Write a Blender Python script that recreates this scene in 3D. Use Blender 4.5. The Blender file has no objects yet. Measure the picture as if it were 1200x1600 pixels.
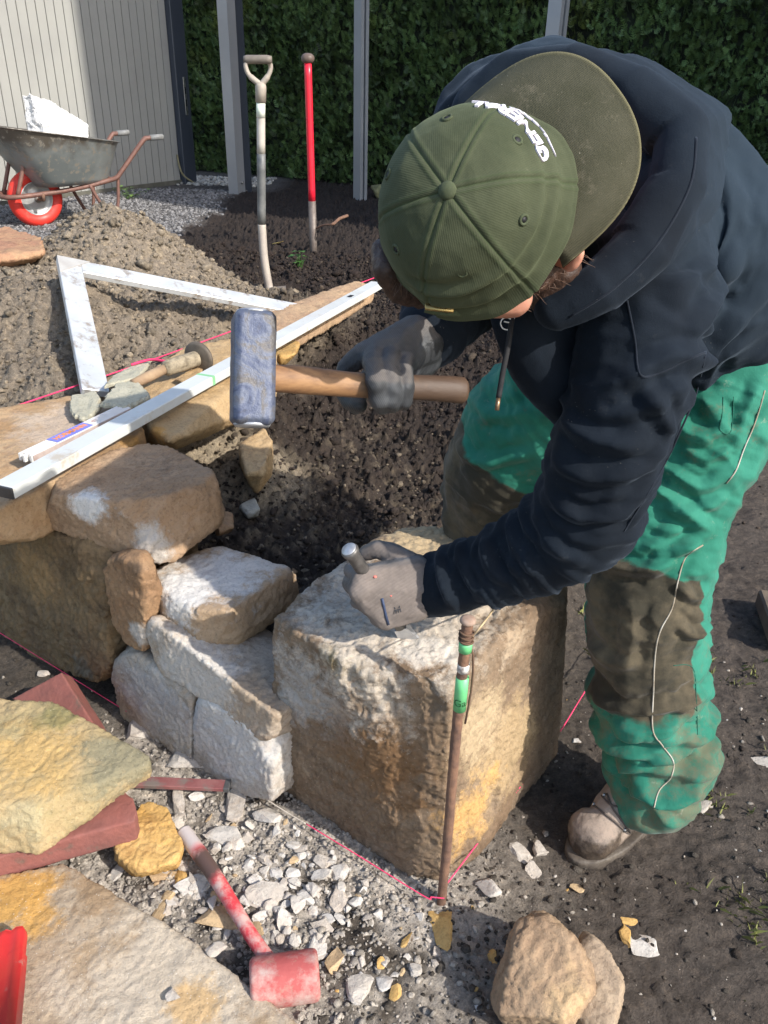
import bpy, bmesh, math, random
import numpy as np
from mathutils import Vector, Matrix
from mathutils.bvhtree import BVHTree
from math import sin, cos, radians, pi
random.seed(4); RNG = np.random.default_rng(11)
SC = bpy.context.scene; COL = SC.collection

# ------------------------------------------------------------------ camera
FPX = 1250.0; CAMH = 1.36; PITCH = radians(28.5); ROLL = radians(1.5)
r0 = np.array([1, 0, 0.]); u0 = np.array([0, sin(PITCH), cos(PITCH)]); FW = np.array([0, cos(PITCH), -sin(PITCH)])
RT = r0*cos(ROLL)+u0*sin(ROLL); UP = u0*cos(ROLL)-r0*sin(ROLL); CAM = np.array([0, 0, CAMH])
def ray(u, v): return (u-600)/FPX*RT+(800-v)/FPX*UP+FW
def PT(u, v, d): return CAM+d*ray(u, v)
def G(u, v, Z):
    r = ray(u, v); return CAM+r*((Z-CAMH)/r[2])
def onplane(u, v, P0, n):
    r = ray(u, v); return CAM+r*(np.dot(n, P0-CAM)/np.dot(n, r))
def V(a): return Vector((float(a[0]), float(a[1]), float(a[2])))
def nrm(a): a = np.array(a, float); return a/np.linalg.norm(a)
cam = bpy.data.cameras.new("camera"); co = bpy.data.objects.new("camera", cam); COL.objects.link(co)
cam.sensor_fit = 'VERTICAL'; cam.sensor_height = 24; cam.lens = FPX/1600*24; cam.clip_start = .02; cam.clip_end = 400
co.matrix_world = Matrix(((RT[0], UP[0], -FW[0], CAM[0]), (RT[1], UP[1], -FW[1], CAM[1]), (RT[2], UP[2], -FW[2], CAM[2]), (0, 0, 0, 1)))
SC.camera = co

# ------------------------------------------------------------------ light
SUN_AZ = math.atan2(.82, -.57)      # measured from +Y towards +X
SUN_EL = radians(37)
sd = np.array([sin(SUN_AZ)*cos(SUN_EL), cos(SUN_AZ)*cos(SUN_EL), sin(SUN_EL)])
w = bpy.data.worlds.new("World"); SC.world = w; w.use_nodes = True
nt = w.node_tree; nt.nodes.clear()
sky = nt.nodes.new('ShaderNodeTexSky'); sky.sky_type = 'NISHITA'; sky.sun_disc = False
sky.sun_elevation = SUN_EL; sky.sun_rotation = SUN_AZ; sky.air_density = 1.1; sky.dust_density = 1.5
bg = nt.nodes.new('ShaderNodeBackground'); bg.inputs[1].default_value = .15
wo = nt.nodes.new('ShaderNodeOutputWorld'); nt.links.new(sky.outputs[0], bg.inputs[0]); nt.links.new(bg.outputs[0], wo.inputs[0])
sl = bpy.data.lights.new("sun", 'SUN'); sl.energy = 3.1; sl.angle = radians(.6); sl.color = (1, .95, .87)
so = bpy.data.objects.new("sun", sl); COL.objects.link(so); so.rotation_euler = V(-sd).to_track_quat('-Z', 'Y').to_euler()
so.location = (4, -4, 6)
SC.view_settings.view_transform = 'Standard'; SC.view_settings.look = 'None'; SC.view_settings.gamma = 1
SC.view_settings.exposure = .95

# ------------------------------------------------------------------ numpy noise
_perm = np.random.default_rng(5).permutation(256); _perm = np.concatenate([_perm, _perm, _perm])
_gr = np.random.default_rng(6).normal(size=(256, 3)); _gr /= np.linalg.norm(_gr, axis=1)[:, None]
def perlin(P):
    P = np.asarray(P, float); I = np.floor(P).astype(int); Fv = P-I; I &= 255
    S = Fv*Fv*Fv*(Fv*(Fv*6-15)+10); out = 0
    for dx in (0, 1):
        for dy in (0, 1):
            for dz in (0, 1):
                h = _perm[_perm[_perm[(I[:, 0]+dx) & 255]+((I[:, 1]+dy) & 255)]+((I[:, 2]+dz) & 255)]
                g = _gr[h]; d = (g[:, 0]*(Fv[:, 0]-dx)+g[:, 1]*(Fv[:, 1]-dy)+g[:, 2]*(Fv[:, 2]-dz))
                wx = S[:, 0] if dx else 1-S[:, 0]; wy = S[:, 1] if dy else 1-S[:, 1]; wz = S[:, 2] if dz else 1-S[:, 2]
                out = out+d*wx*wy*wz
    return out*1.5
def fbm(P, s, o=4, seed=0, gain=.5):
    P = np.asarray(P, float)*s+seed*17.31; a = 1; t = 0; r = 0
    for i in range(o): r = r+a*perlin(P); t += a; a *= gain; P = P*2.03+3.7
    return r/t
def ridged(P, s, o=4, seed=0, gain=.5):
    P = np.asarray(P, float)*s+seed*11.7; a = 1; t = 0; r = 0
    for i in range(o): r = r+a*(1-2*np.abs(perlin(P))); t += a; a *= gain; P = P*2.03+5.1
    return r/t
def sstep(a, b, x):
    t = np.clip((x-a)/(b-a), 0, 1); return t*t*(3-2*t)

# ------------------------------------------------------------------ object helpers
def tag(o, label=None, cat=None, group=None, kind=None):
    if label: o['label'] = label
    if cat: o['category'] = cat
    if group: o['group'] = group
    if kind: o['kind'] = kind
    return o
def setmat(me, m):
    me.materials.clear()
    for q in (m if isinstance(m, (list, tuple)) else [m]): me.materials.append(q)
def mesh(name, vs, fs, m, parent=None, smooth=True, origin=None):
    vs = np.asarray(vs, float)
    if origin is None and parent is None: origin = np.array([vs[:, 0].mean(), vs[:, 1].mean(), vs[:, 2].min()])
    if parent is not None: origin = np.array(parent.matrix_world.translation) if parent.get('_w') is None else np.array(parent['_w'])
    me = bpy.data.meshes.new(name); me.from_pydata((vs-origin).tolist(), [], fs if isinstance(fs, list) else fs.tolist()); me.update()
    if m is not None: setmat(me, m)
    me.polygons.foreach_set('use_smooth', [smooth]*len(me.polygons))
    o = bpy.data.objects.new(name, me); COL.objects.link(o)
    if parent is None: o.location = origin; o['_w'] = list(map(float, origin))
    else: o.parent = parent; o['_w'] = list(map(float, origin))
    return o
def empty(name, loc):
    o = bpy.data.objects.new(name, None); COL.objects.link(o); o.location = V(loc); o.empty_display_size = .1
    o['_w'] = [float(x) for x in loc]; return o
def arrays(me):
    n = len(me.vertices); c = np.empty(n*3, np.float32); me.vertices.foreach_get('co', c)
    nn = np.empty(n*3, np.float32); me.vertices.foreach_get('normal', nn)
    return c.reshape(-1, 3).astype(float), nn.reshape(-1, 3).astype(float)
def setco(me, c): me.vertices.foreach_set('co', np.asarray(c, np.float32).ravel()); me.update()
def bake(o, keep=None):
    dg = bpy.context.evaluated_depsgraph_get(); dg.update()
    me = bpy.data.meshes.new_from_object(o.evaluated_get(dg)); old = o.data; o.modifiers.clear(); o.data = me
    bpy.data.meshes.remove(old); return me
def remesh(vs, fs, voxel, smooth_it=4, sf=.5):
    """closed pieces -> one continuous voxel surface -> (verts, faces) arrays"""
    me = bpy.data.meshes.new('tmp'); me.from_pydata(np.asarray(vs).tolist(), [], fs if isinstance(fs, list) else fs.tolist()); me.update()
    o = bpy.data.objects.new('tmp', me); COL.objects.link(o)
    md = o.modifiers.new('r', 'REMESH'); md.mode = 'VOXEL'; md.voxel_size = voxel
    if smooth_it:
        s = o.modifiers.new('s', 'SMOOTH'); s.factor = sf; s.iterations = smooth_it
    me = bake(o); c, n = arrays(me)
    fs = [tuple(p.vertices) for p in me.polygons]
    bpy.data.objects.remove(o); bpy.data.meshes.remove(me)
    return c, n, fs
def hullmesh(pts):
    bm = bmesh.new()
    for p in pts: bm.verts.new(V(p))
    r = bmesh.ops.convex_hull(bm, input=bm.verts)
    bmesh.ops.delete(bm, geom=[g for g in bm.verts if not g.link_faces], context='VERTS')
    bm.verts.index_update(); vs = np.array([v.co[:] for v in bm.verts]); fs = [tuple(v.index for v in f.verts) for f in bm.faces]; bm.free()
    return vs, fs
_ico = None
def icosph(sub=2):
    bm = bmesh.new(); bmesh.ops.create_icosphere(bm, subdivisions=sub, radius=1); vs = np.array([v.co[:] for v in bm.verts]); fs = np.array([[v.index for v in f.verts] for f in bm.faces]); bm.free(); return vs, fs
ICO1 = icosph(1); ICO2 = icosph(2); ICO3 = icosph(3)
def capsule(p, r, q, s):
    return hullmesh(np.vstack([ICO2[0]*r+np.asarray(p), ICO2[0]*s+np.asarray(q)]))
def join(parts):
    vs = []; fs = []; k = 0
    for v, f in parts:
        vs.append(np.asarray(v)); fs += [tuple(int(i)+k for i in q) for q in f]; k += len(v)
    return np.vstack(vs), fs
def chain(pts):
    """pts [(xyz, r)] -> capsule pieces"""
    return [capsule(a[0], a[1], b[0], b[1]) for a, b in zip(pts[:-1], pts[1:])]
def px(u, v, d, r): return (PT(u, v, d), r*d/FPX)
def box(c, ax, ay, az, bev=0):
    """box from center and half-axis vectors, edges cut by bev (metres)"""
    c, ax, ay, az = map(lambda a: np.array(a, float), (c, ax, ay, az)); L = [np.linalg.norm(a) for a in (ax, ay, az)]
    if bev <= 0:
        vs = [c+i*ax+j*ay+k*az for i in (-1, 1) for j in (-1, 1) for k in (-1, 1)]
    else:
        vs = []
        for i in (-1, 1):
            for j in (-1, 1):
                for k in (-1, 1):
                    bx, by, bz = 1-bev/L[0], 1-bev/L[1], 1-bev/L[2]
                    vs += [c+i*ax+j*by*ay+k*bz*az, c+i*bx*ax+j*ay+k*bz*az, c+i*bx*ax+j*by*ay+k*az]
    return hullmesh(vs)
def tube(path, rad, seg=8, caps=True):
    path = [np.array(p, float) for p in path]; n = len(path); vs = []; fs = []
    rad = rad if isinstance(rad, (list, tuple, np.ndarray)) else [rad]*n
    t0 = nrm(path[1]-path[0]); a = nrm(np.cross(t0, [0, 0, 1] if abs(t0[2]) < .9 else [1, 0, 0]))
    for i in range(n):
        t = nrm(path[min(i+1, n-1)]-path[max(i-1, 0)]); a = nrm(a-t*np.dot(a, t)); b = np.cross(t, a)
        for k in range(seg):
            an = 2*pi*k/seg; vs.append(path[i]+rad[i]*(cos(an)*a+sin(an)*b))
    for i in range(n-1):
        for k in range(seg):
            fs.append((i*seg+k, i*seg+(k+1) % seg, (i+1)*seg+(k+1) % seg, (i+1)*seg+k))
    if caps: fs.append(tuple(range(seg))[::-1]); fs.append(tuple((n-1)*seg+k for k in range(seg)))
    return np.array(vs), fs
def spline(pts, n=8):
    pts = [np.array(p, float) for p in pts]; out = []
    for i in range(len(pts)-1):
        p0 = pts[max(i-1, 0)]; p1 = pts[i]; p2 = pts[i+1]; p3 = pts[min(i+2, len(pts)-1)]
        for k in range(n):
            t = k/n; out.append(.5*((2*p1)+(-p0+p2)*t+(2*p0-5*p1+4*p2-p3)*t*t+(-p0+3*p1-3*p2+p3)*t**3))
    out.append(pts[-1]); return out
def attr_color(me, name, arr):
    a = me.color_attributes.new(name, 'FLOAT_COLOR', 'POINT'); arr = np.asarray(arr, np.float32)
    if arr.shape[1] == 3: arr = np.hstack([arr, np.ones((len(arr), 1), np.float32)])
    a.data.foreach_set('color', arr.ravel())

# ------------------------------------------------------------------ materials
class NB:
    def __init__(s, name):
        s.m = bpy.data.materials.new(name); s.m.use_nodes = True; s.t = s.m.node_tree; s.t.nodes.clear()
        s.out = s.n('ShaderNodeOutputMaterial'); s.b = s.n('ShaderNodeBsdfPrincipled'); s.l(s.b.outputs[0], s.out.inputs[0])
        s.geo = s.n('ShaderNodeNewGeometry'); s.P = s.geo.outputs['Position']
    def n(s, k, **kw):
        q = s.t.nodes.new(k)
        for a, b in kw.items(): setattr(q, a, b)
        return q
    def l(s, a, b): s.t.links.new(a, b)
    def setin(s, sock, x):
        if hasattr(x, 'is_linked') or hasattr(x, 'links'): s.l(x, sock)
        else:
            if isinstance(x, (tuple, list)) and len(x) == 3 and sock.type == 'RGBA': x = (*x, 1)
            sock.default_value = x
    def noise(s, scale, detail=5, rough=.6, vec=None, dist=0):
        q = s.n('ShaderNodeTexNoise'); q.inputs['Scale'].default_value = scale; q.inputs['Detail'].default_value = detail
        q.inputs['Roughness'].default_value = rough; q.inputs['Distortion'].default_value = dist; s.l(vec or s.P, q.inputs['Vector']); return q.outputs[0]
    def math(s, op, a, b=0.0, c=None, clamp=False):
        q = s.n('ShaderNodeMath', operation=op, use_clamp=clamp); s.setin(q.inputs[0], a); s.setin(q.inputs[1], b)
        if c is not None: s.setin(q.inputs[2], c)
        return q.outputs[0]
    def mapr(s, x, a, b, c=0., d=1., clamp=True):
        q = s.n('ShaderNodeMapRange'); q.clamp = clamp; s.setin(q.inputs[0], x)
        for i, k in enumerate((a, b, c, d)): q.inputs[i+1].default_value = k
        return q.outputs[0]
    def ramp(s, x, stops):
        q = s.n('ShaderNodeValToRGB'); cr = q.color_ramp
        while len(cr.elements) < len(stops): cr.elements.new(.5)
        for e, (p, c) in zip(cr.elements, stops): e.position = p; e.color = (*c, 1)
        s.setin(q.inputs[0], x); return q.outputs[0]
    def mix(s, f, a, b, mode='MIX'):
        q = s.n('ShaderNodeMix', data_type='RGBA', blend_type=mode); s.setin(q.inputs[0], f); s.setin(q.inputs[6], a); s.setin(q.inputs[7], b); return q.outputs[2]
    def attr(s, name):
        q = s.n('ShaderNodeVertexColor'); q.layer_name = name; return q
    def sep(s, v):
        q = s.n('ShaderNodeSeparateColor'); s.l(v, q.inputs[0]); return q.outputs
    def dist(s, c):
        q = s.n('ShaderNodeVectorMath', operation='DISTANCE'); s.l(s.P, q.inputs[0]); q.inputs[1].default_value = tuple(float(x) for x in c); return q.outputs['Value']
    def bump(s, h, strength=.5, dist=.01, prev=None):
        q = s.n('ShaderNodeBump'); q.inputs['Strength'].default_value = strength; q.inputs['Distance'].default_value = dist; s.l(h, q.inputs['Height'])
        if prev is not None: s.l(prev, q.inputs['Normal'])
        return q.outputs[0]
    def fin(s, col, rough=.8, normal=None, metal=0., spec=None):
        s.setin(s.b.inputs['Base Color'], col); s.setin(s.b.inputs['Roughness'], rough); s.setin(s.b.inputs['Metallic'], metal)
        if spec is not None: s.b.inputs['Specular IOR Level'].default_value = spec
        if normal is not None: s.l(normal, s.b.inputs['Normal'])
        return s.m
def simple(name, c1, c2=None, scale=20, rough=.6, metal=0, bump=.2, bscale=80, bd=.002, grime=None, gscale=8, gt=.55):
    b = NB(name); c2 = c2 or tuple(x*.75 for x in c1)
    col = b.mix(b.mapr(b.noise(scale), .35, .65), c1, c2)
    if grime: col = b.mix(b.mapr(b.noise(gscale, 8, .7), gt-.04, gt+.06), col, grime)
    nm = b.bump(b.noise(bscale, 4), bump, bd)
    return b.fin(col, b.mapr(b.noise(scale*1.7), .3, .7, max(rough-.12, .05), min(rough+.12, 1)), nm, metal)
def rockmat(name, base, alt, dark, patches=(), speck=.0, strat=0., scale=1.0, rough=.85, pits=True):
    """patches: (centre, radius, colour, hardness)"""
    b = NB(name)
    n1 = b.noise(7*scale, 8, .65, dist=.6); n2 = b.noise(28*scale, 6, .7); n3 = b.noise(160, 4, .7)
    col = b.mix(b.mapr(n1, .38, .62), base, alt)
    col = b.mix(b.math('MULTIPLY', b.mapr(n2, .52, .68), .75), col, dark)
    if strat:
        mp = b.n('ShaderNodeMapping'); mp.inputs['Scale'].default_value = (2, 2, 22); mp.inputs['Rotation'].default_value = (.2, strat, .3); b.l(b.P, mp.inputs[0])
        col = b.mix(b.math('MULTIPLY', b.mapr(b.noise(2.2, 6, .7, vec=mp.outputs[0]), .45, .7), .45), col, dark)
    for (c, r, pc, amt) in patches:
        d = b.math('DIVIDE', b.dist(c), r)
        m = b.math('SUBTRACT', 1.0, d)
        m = b.math('ADD', m, b.math('MULTIPLY', b.math('SUBTRACT', b.noise(14, 9, .75), .5), 3.0))
        m = b.math('MULTIPLY', b.mapr(m, -.05, .45), amt)
        col = b.mix(m, col, pc)
    col = b.mix(1.0, col, b.ramp(n3, [(.25, (.6, .6, .6)), (.5, (1, 1, 1)), (.8, (1.0, .97, .93))]), 'MULTIPLY')
    if pits:
        q = b.n('ShaderNodeTexVoronoi'); q.inputs['Scale'].default_value = 55; b.l(b.P, q.inputs['Vector'])
        pit = b.mapr(q.outputs['Distance'], .04, .16, 1, 0)
        col = b.mix(b.math('MULTIPLY', b.math('MULTIPLY', pit, b.mapr(n2, .55, .6)), .5), col, (.05, .035, .025))
    if speck:
        q = b.n('ShaderNodeTexVoronoi'); q.inputs['Scale'].default_value = 130; b.l(b.P, q.inputs['Vector'])
        col = b.mix(b.math('MULTIPLY', b.mapr(q.outputs['Distance'], .06, .14, 1, 0), speck), col, (.62, .58, .52))
    h = b.math('ADD', b.math('MULTIPLY', n2, 1.0), b.math('MULTIPLY', n3, .35))
    nm = b.bump(h, .55, .008); nm = b.bump(b.noise(380, 4, .75), .7, .0022, nm)
    return b.fin(col, rough, nm, spec=.25)

LIME = (.55, .51, .46); OCH = (.42, .24, .09)

# ------------------------------------------------------------------ ground
WP0 = np.array([.07, .94, 0.]); WD = nrm([-.807, .59, 0]); WN = nrm([-.59, -.807, 0])     # face of the dry stone wall
SD2 = nrm([.42, .6, 0]); SN2 = nrm([.6, -.42, 0]); SP2 = np.array([.126, .972, 0.])        # right-hand string line
PK = G(165, 338, .80)
back_ctl = [(*G(u, v, z)[:2], z) for u, v, z in [
    (480, 870, .24), (400, 830, .30), (560, 800, .2), (650, 770, .2), (520, 740, .26), (600, 680, .26), (700, 640, .2), (500, 640, .30), (620, 560, .31),
    (450, 600, .36), (720, 520, .28), (380, 720, .33), (330, 780, .32), (640, 470, .36), (420, 455, .36), (340, 430, .40), (500, 400, .38), (480, 330, .42), (560, 300, .37),
    (430, 290, .38), (250, 350, .34), (100, 345, .33), (0, 330, .34), (330, 270, .33), (600, 290, .36), (360, 560, .50), (300, 520, .54), (420, 490, .47),
    (1200, 300, .35), (1200, 480, .2), (900, 350, .36), (800, 480, .27),
    (100, 430, .76), (40, 440, .74), (0, 420, .68), (140, 620, .54), (80, 560, .60), (10, 560, .58), (0, 640, .52), (200, 560, .54), (220, 500, .62), (160, 480, .68),
    (300, 440, .63), (390, 462, .52), (260, 470, .62), (-80, 480, .6), (-80, 640, .5), (-150, 800, .45), (30, 350, .33), (60, 345, .33), (230, 330, .33)]]
back_ctl = np.array(back_ctl)
def base_z(x, y):
    x = np.asarray(x, float); y = np.asarray(y, float)
    num = 0; den = 0
    for cx, cy, cz in back_ctl:
        wgt = 1/(((x-cx)**2+(y-cy)**2)+.006)**1.6; num = num+wgt*cz; den = den+wgt
    back = num/den
    far = sstep(5.5, 8, np.hypot(x+.3, y)); back = back*(1-far)+.34*far
    dpk = np.hypot((x-PK[0]), (y-PK[1])*.9)
    cone = .93-.80*dpk-.06*np.exp(-(dpk/.12)**2)
    cone = np.where(dpk < 1.1, cone, 0)
    k = .03; back = np.logaddexp(back/k, cone/k)*k*1.0
    front = .34*sstep(1.9, 5.2, y-.15*x)
    s1 = (WP0[0]-x)*WN[0]+(WP0[1]-y)*WN[1]
    s2 = (SP2[0]-x)*SN2[0]+(SP2[1]-y)*SN2[1]
    m1 = sstep(.12, .26, s1)
    m2 = sstep(.06, .75, s2)
    m = np.maximum(m1*m2, m1*sstep(3.0, 4.5, y)*sstep(1.8, -.2, x-.25*(y-3)))
    return front*(1-m)+back*m, m
rub_c = G(380, 1330, .02)
def zones(x, y):
    z, m = base_z(x, y); P = np.stack([x, y, x*0], 1)
    wob = fbm(P, 2.2, 4, 3)*.5
    dpk = np.hypot(x-PK[0], (y-PK[1]))
    sand = sstep(.95, .62, dpk+wob*.4)
    g1 = G(390, 470, .5); g2 = G(70, 640, .55)
    # ridge of spoil along the wall's back under the set square
    sxy = sstep(0.15, -.1, (x+.50)-( (y-2.4)*.25)+wob*.5)*sstep(1.4, 1.9, y)*sstep(3.9, 3.3, y+wob)
    sand = np.maximum(sand, sxy*.9)*m
    grav = sstep(4.3, 4.8, y+wob*.8)*sstep(-1.45, -1.75, x+wob*.5-.02*(y-5))
    path = sstep(8.3, 8.6, y+wob*.3)*sstep(-1.0, -1.3, x+wob*.2)
    dark = m*(1-sand)*(1-grav)*sstep(1.5, 3.0, y+wob)
    rub = sstep(.62, .22, np.hypot((x-rub_c[0])*.9, (y-rub_c[1])*1.0)+wob*.35)*(1-m)
    rub2 = sstep(.30, .12, np.hypot(x-G(360, 700, .4)[0], y-G(360, 700, .4)[1])+wob*.2)*m
    return z, m, sand, grav, path, dark, rub, rub2
def ground_z(x, y, full=False):
    x = np.asarray(x, float).ravel(); y = np.asarray(y, float).ravel()
    z, m, sand, grav, path, dark, rub, rub2 = zones(x, y); P = np.stack([x, y, z*0], 1)
    near = sstep(14, 6, np.hypot(x, y))
    Pw = P+np.stack([fbm(P, 6, 3, 21), fbm(P, 6, 3, 22), x*0], 1)*.05
    clod = np.abs(fbm(Pw, 9, 5, 1, .62))*2.0-.35
    clod2 = np.abs(fbm(Pw, 26, 4, 2, .65))*2-.35
    fine = fbm(P, 70, 3, 7, .7)
    Ps = np.stack([x*.55+y*.5, -x*.6+y*.9, z*0], 1)
    mud = ridged(Ps*np.array([1.5, .8, 1]), 9, 5, 4, .6)
    ampb = m*(.050*dark+.030*sand+.036*(1-dark)*(1-sand))*(1-grav*.8)
    hm = (1-m)*(.010+.010*rub)
    right = sstep(.1, .5, x-.35*(y-.9))*(1-m)
    dz = ampb*clod+(ampb*.85+.0065*(1-m))*clod2+(.005+.005*m)*fine+hm*mud*1.1+.012*right*mud+.03*fbm(P, 1.6, 3, 9)*(1-m*.3)
    dz = dz*(1-path*.85)*(1-.6*grav)*(.15+.85*near)
    if full: return z+dz, (m, sand, grav, path, dark, rub, rub2, clod, fine, mud, right)
    return z+dz
def axis(segs):
    out = [segs[0][0]]
    for a, b, h0, h1 in segs:
        x = a
        while x < b-1e-6:
            t = (x-a)/(b-a); x += h0*(1-t)+h1*t; out.append(min(x, b))
    return np.array(out)
xs = np.concatenate([-axis([(0, 1.3, .0065, .009), (1.3, 4.5, .012, .06), (4.5, 60, .1, 6)])[::-1], axis([(0, 1.1, .0065, .009), (1.1, 4, .012, .07), (4, 60, .1, 6)])[1:]])
ys = axis([(-20, .2, 3, .1), (.2, .75, .05, .008), (.75, 2.6, .0065, .0085), (2.6, 5.5, .0105, .024), (5.5, 10, .028, .07), (10, 70, .1, 6)])
X, Y = np.meshgrid(xs, ys); nx, ny = len(xs), len(ys)
GZ, Zs = ground_z(X, Y, True); m_, sand, grav, path, dark, rub, rub2, clod, fine, mud, right = Zs
def lerp(a, b, t): return a*(1-t[:, None])+np.array(b)*t[:, None]
P0_ = np.stack([X.ravel(), Y.ravel(), GZ], 1)
nz1 = fbm(P0_, 5, 5, 31); nz2 = fbm(P0_, 24, 4, 32)
c = np.tile(np.array([[.082, .067, .053]]), (nx*ny, 1))
c = lerp(c, (.084, .067, .055), right*.9)
c = lerp(c, (.058, .044, .034), m_)
c = lerp(c, (.030, .021, .017), dark*.95)
c = lerp(c, (.028, .020, .016), sstep(-.05, .35, nz1)*m_*(1-sand)*.85)
c = lerp(c, (.30, .24, .165), sstep(.05, .35, nz2+.15*clod)*m_*(1-sand)*(1-dark)*.6)
c = lerp(c, (.25, .205, .155), sand)
c = lerp(c, (.30, .24, .165), sand*sstep(.05, .4, nz1))
c = lerp(c, (.20, .19, .185), grav)
c = lerp(c, (.090, .082, .078), path)
c = lerp(c, (.56, .50, .43), np.clip(rub*1.35, 0, 1)*sstep(-.38, .08, nz1+.4*nz2)*.9)
c = lerp(c, (.34, .28, .20), rub2*.9)
c = c*(1+.25*np.clip(fine, -1, 1))[:, None]
ii = np.arange(nx*ny).reshape(ny, nx)
gf = np.stack([ii[:-1, :-1].ravel(), ii[:-1, 1:].ravel(), ii[1:, 1:].ravel(), ii[1:, :-1].ravel()], 1)
def fastmesh(name, vs, quads):
    me = bpy.data.meshes.new(name); k = quads.shape[1]
    me.vertices.add(len(vs)); me.vertices.foreach_set('co', np.asarray(vs, np.float32).ravel())
    me.loops.add(quads.size); me.loops.foreach_set('vertex_index', quads.astype(np.int32).ravel())
    me.polygons.add(len(quads)); me.polygons.foreach_set('loop_start', (np.arange(len(quads))*k).astype(np.int32))
    me.polygons.foreach_set('loop_total', np.full(len(quads), k, np.int32)); me.update(calc_edges=True); me.validate(); return me
gme = fastmesh('ground', P0_, gf); gme.polygons.foreach_set('use_smooth', [True]*len(gme.polygons))
attr_color(gme, 'col', c); wet = np.clip(right*.55+dark*.1+path*.6, 0, 1); attr_color(gme, 'wet', np.stack([wet, grav, rub], 1))
def soilmat(name, attr=True, tint=(.1, .09, .07)):
    b = NB(name)
    if attr:
        col = b.attr('col').outputs[0]; wsep = b.sep(b.attr('wet').outputs[0])
    else: col = b.attr('col').outputs[0]
    n1 = b.noise(60, 8, .75); n2 = b.noise(230, 5, .75)
    col = b.mix(1, col, b.ramp(n1, [(.3, (.5, .48, .46)), (.52, (1, 1, 1)), (.72, (1.7, 1.62, 1.5))]), 'MULTIPLY')
    col = b.mix(1, col, b.ramp(n2, [(.3, (.65, .65, .65)), (.6, (1.1, 1.1, 1.1))]), 'MULTIPLY')
    q = b.n('ShaderNodeTexVoronoi'); q.inputs['Scale'].default_value = 95; b.l(b.P, q.inputs['Vector'])
    sp = b.math('MULTIPLY', b.mapr(q.outputs['Distance'], .05, .12, 1, 0), b.mapr(b.noise(9), .5, .62))
    col = b.mix(b.math('MULTIPLY', sp, .7), col, (.48, .43, .36))
    h = b.math('ADD', n1, b.math('MULTIPLY', n2, .5)); nm = b.bump(h, .9, .012)
    if attr:
        g = b.n('ShaderNodeTexVoronoi'); g.inputs['Scale'].default_value = 55; b.l(b.P, g.inputs['Vector'])
        gc = b.mix(wsep[1], (1, 1, 1), b.ramp(g.outputs['Color'], [(.2, (.45, .45, .47)), (.55, (1, 1, 1)), (.9, (1.6, 1.6, 1.6))]))
        col = b.mix(1, col, gc, 'MULTIPLY')
        gr = b.math('MULTIPLY', wsep[0], b.mapr(b.noise(11, 4), .4, .62))
        rough = b.math('SUBTRACT', .95, b.math('MULTIPLY', gr, .6))
        return b.fin(col, rough, nm, spec=.35)
    return b.fin(col, .9, nm, spec=.3)
M_GROUND = soilmat('ground_soil'); M_CLOD = soilmat('clod', attr=False)
gme.materials.append(M_GROUND); go = bpy.data.objects.new('ground', gme); COL.objects.link(go); tag(go, kind='structure')
def gz(x, y): return float(ground_z([x], [y])[0])
def gpix(u, v, it=6):
    """where the sight line through pixel (u, v) meets the soil"""
    Z = .2
    for _ in range(it*3):
        p = G(u, v, Z); Z = .5*Z+.5*gz(p[0], p[1])
    p = G(u, v, Z); return np.array([p[0], p[1], gz(p[0], p[1])])

# scattered clods, gravel and grit (uncountable -> stuff)
def variants(k, rough=.35, sub=ICO1, seed=0, flat=1.):
    out = []
    for i in range(k):
        v = sub[0].copy(); v = v*(1+rough*fbm(v+i*7.7+seed, 1.1, 3, i)[:, None]*1.6)
        v *= np.array([1, RNG.uniform(.6, 1), RNG.uniform(.45, .85)*flat]); out.append(v)
    return out
def scatter(name, P, S, Cc, var, fac, mat, label, cat, sink=.2, tilt=.6):
    n = len(P); nv = var[0].shape[0]; vs = np.empty((n, nv, 3)); k = RNG.integers(0, len(var), n)
    az = RNG.uniform(0, 2*pi, n); tl = RNG.normal(0, tilt, n)
    VV = np.stack(var)[k]
    ca, sa = np.cos(az)[:, None], np.sin(az)[:, None]; ct, st = np.cos(tl)[:, None], np.sin(tl)[:, None]
    x, y, z = VV[..., 0], VV[..., 1], VV[..., 2]
    y, z = y*ct-z*st, y*st+z*ct; x, y = x*ca-y*sa, x*sa+y*ca
    vs = np.stack([x, y, z], -1)*S[:, None, None]+P[:, None, :]+np.array([0, 0, 1])*(S*(.35-sink))[:, None, None]
    F = (np.asarray(fac)[None]+(np.arange(n)*nv)[:, None, None]).reshape(-1, 3)
    me = fastmesh(name, vs.reshape(-1, 3), F); attr_color(me, 'col', np.repeat(Cc, nv, 0)); me.materials.append(mat)
    o = bpy.data.objects.new(name, me); COL.objects.link(o); return tag(o, label, cat, kind='stuff')
def scatter_pts(n, x0, x1, y0, y1, keep, power=1.0):
    x = RNG.uniform(x0, x1, n); y = y0+(y1-y0)*RNG.uniform(0, 1, n)**power
    z, Z = ground_z(x, y, True); k = keep(x, y, Z) > RNG.uniform(0, 1, n)
    return x[k], y[k], z[k], [q[k] for q in Z]
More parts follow.
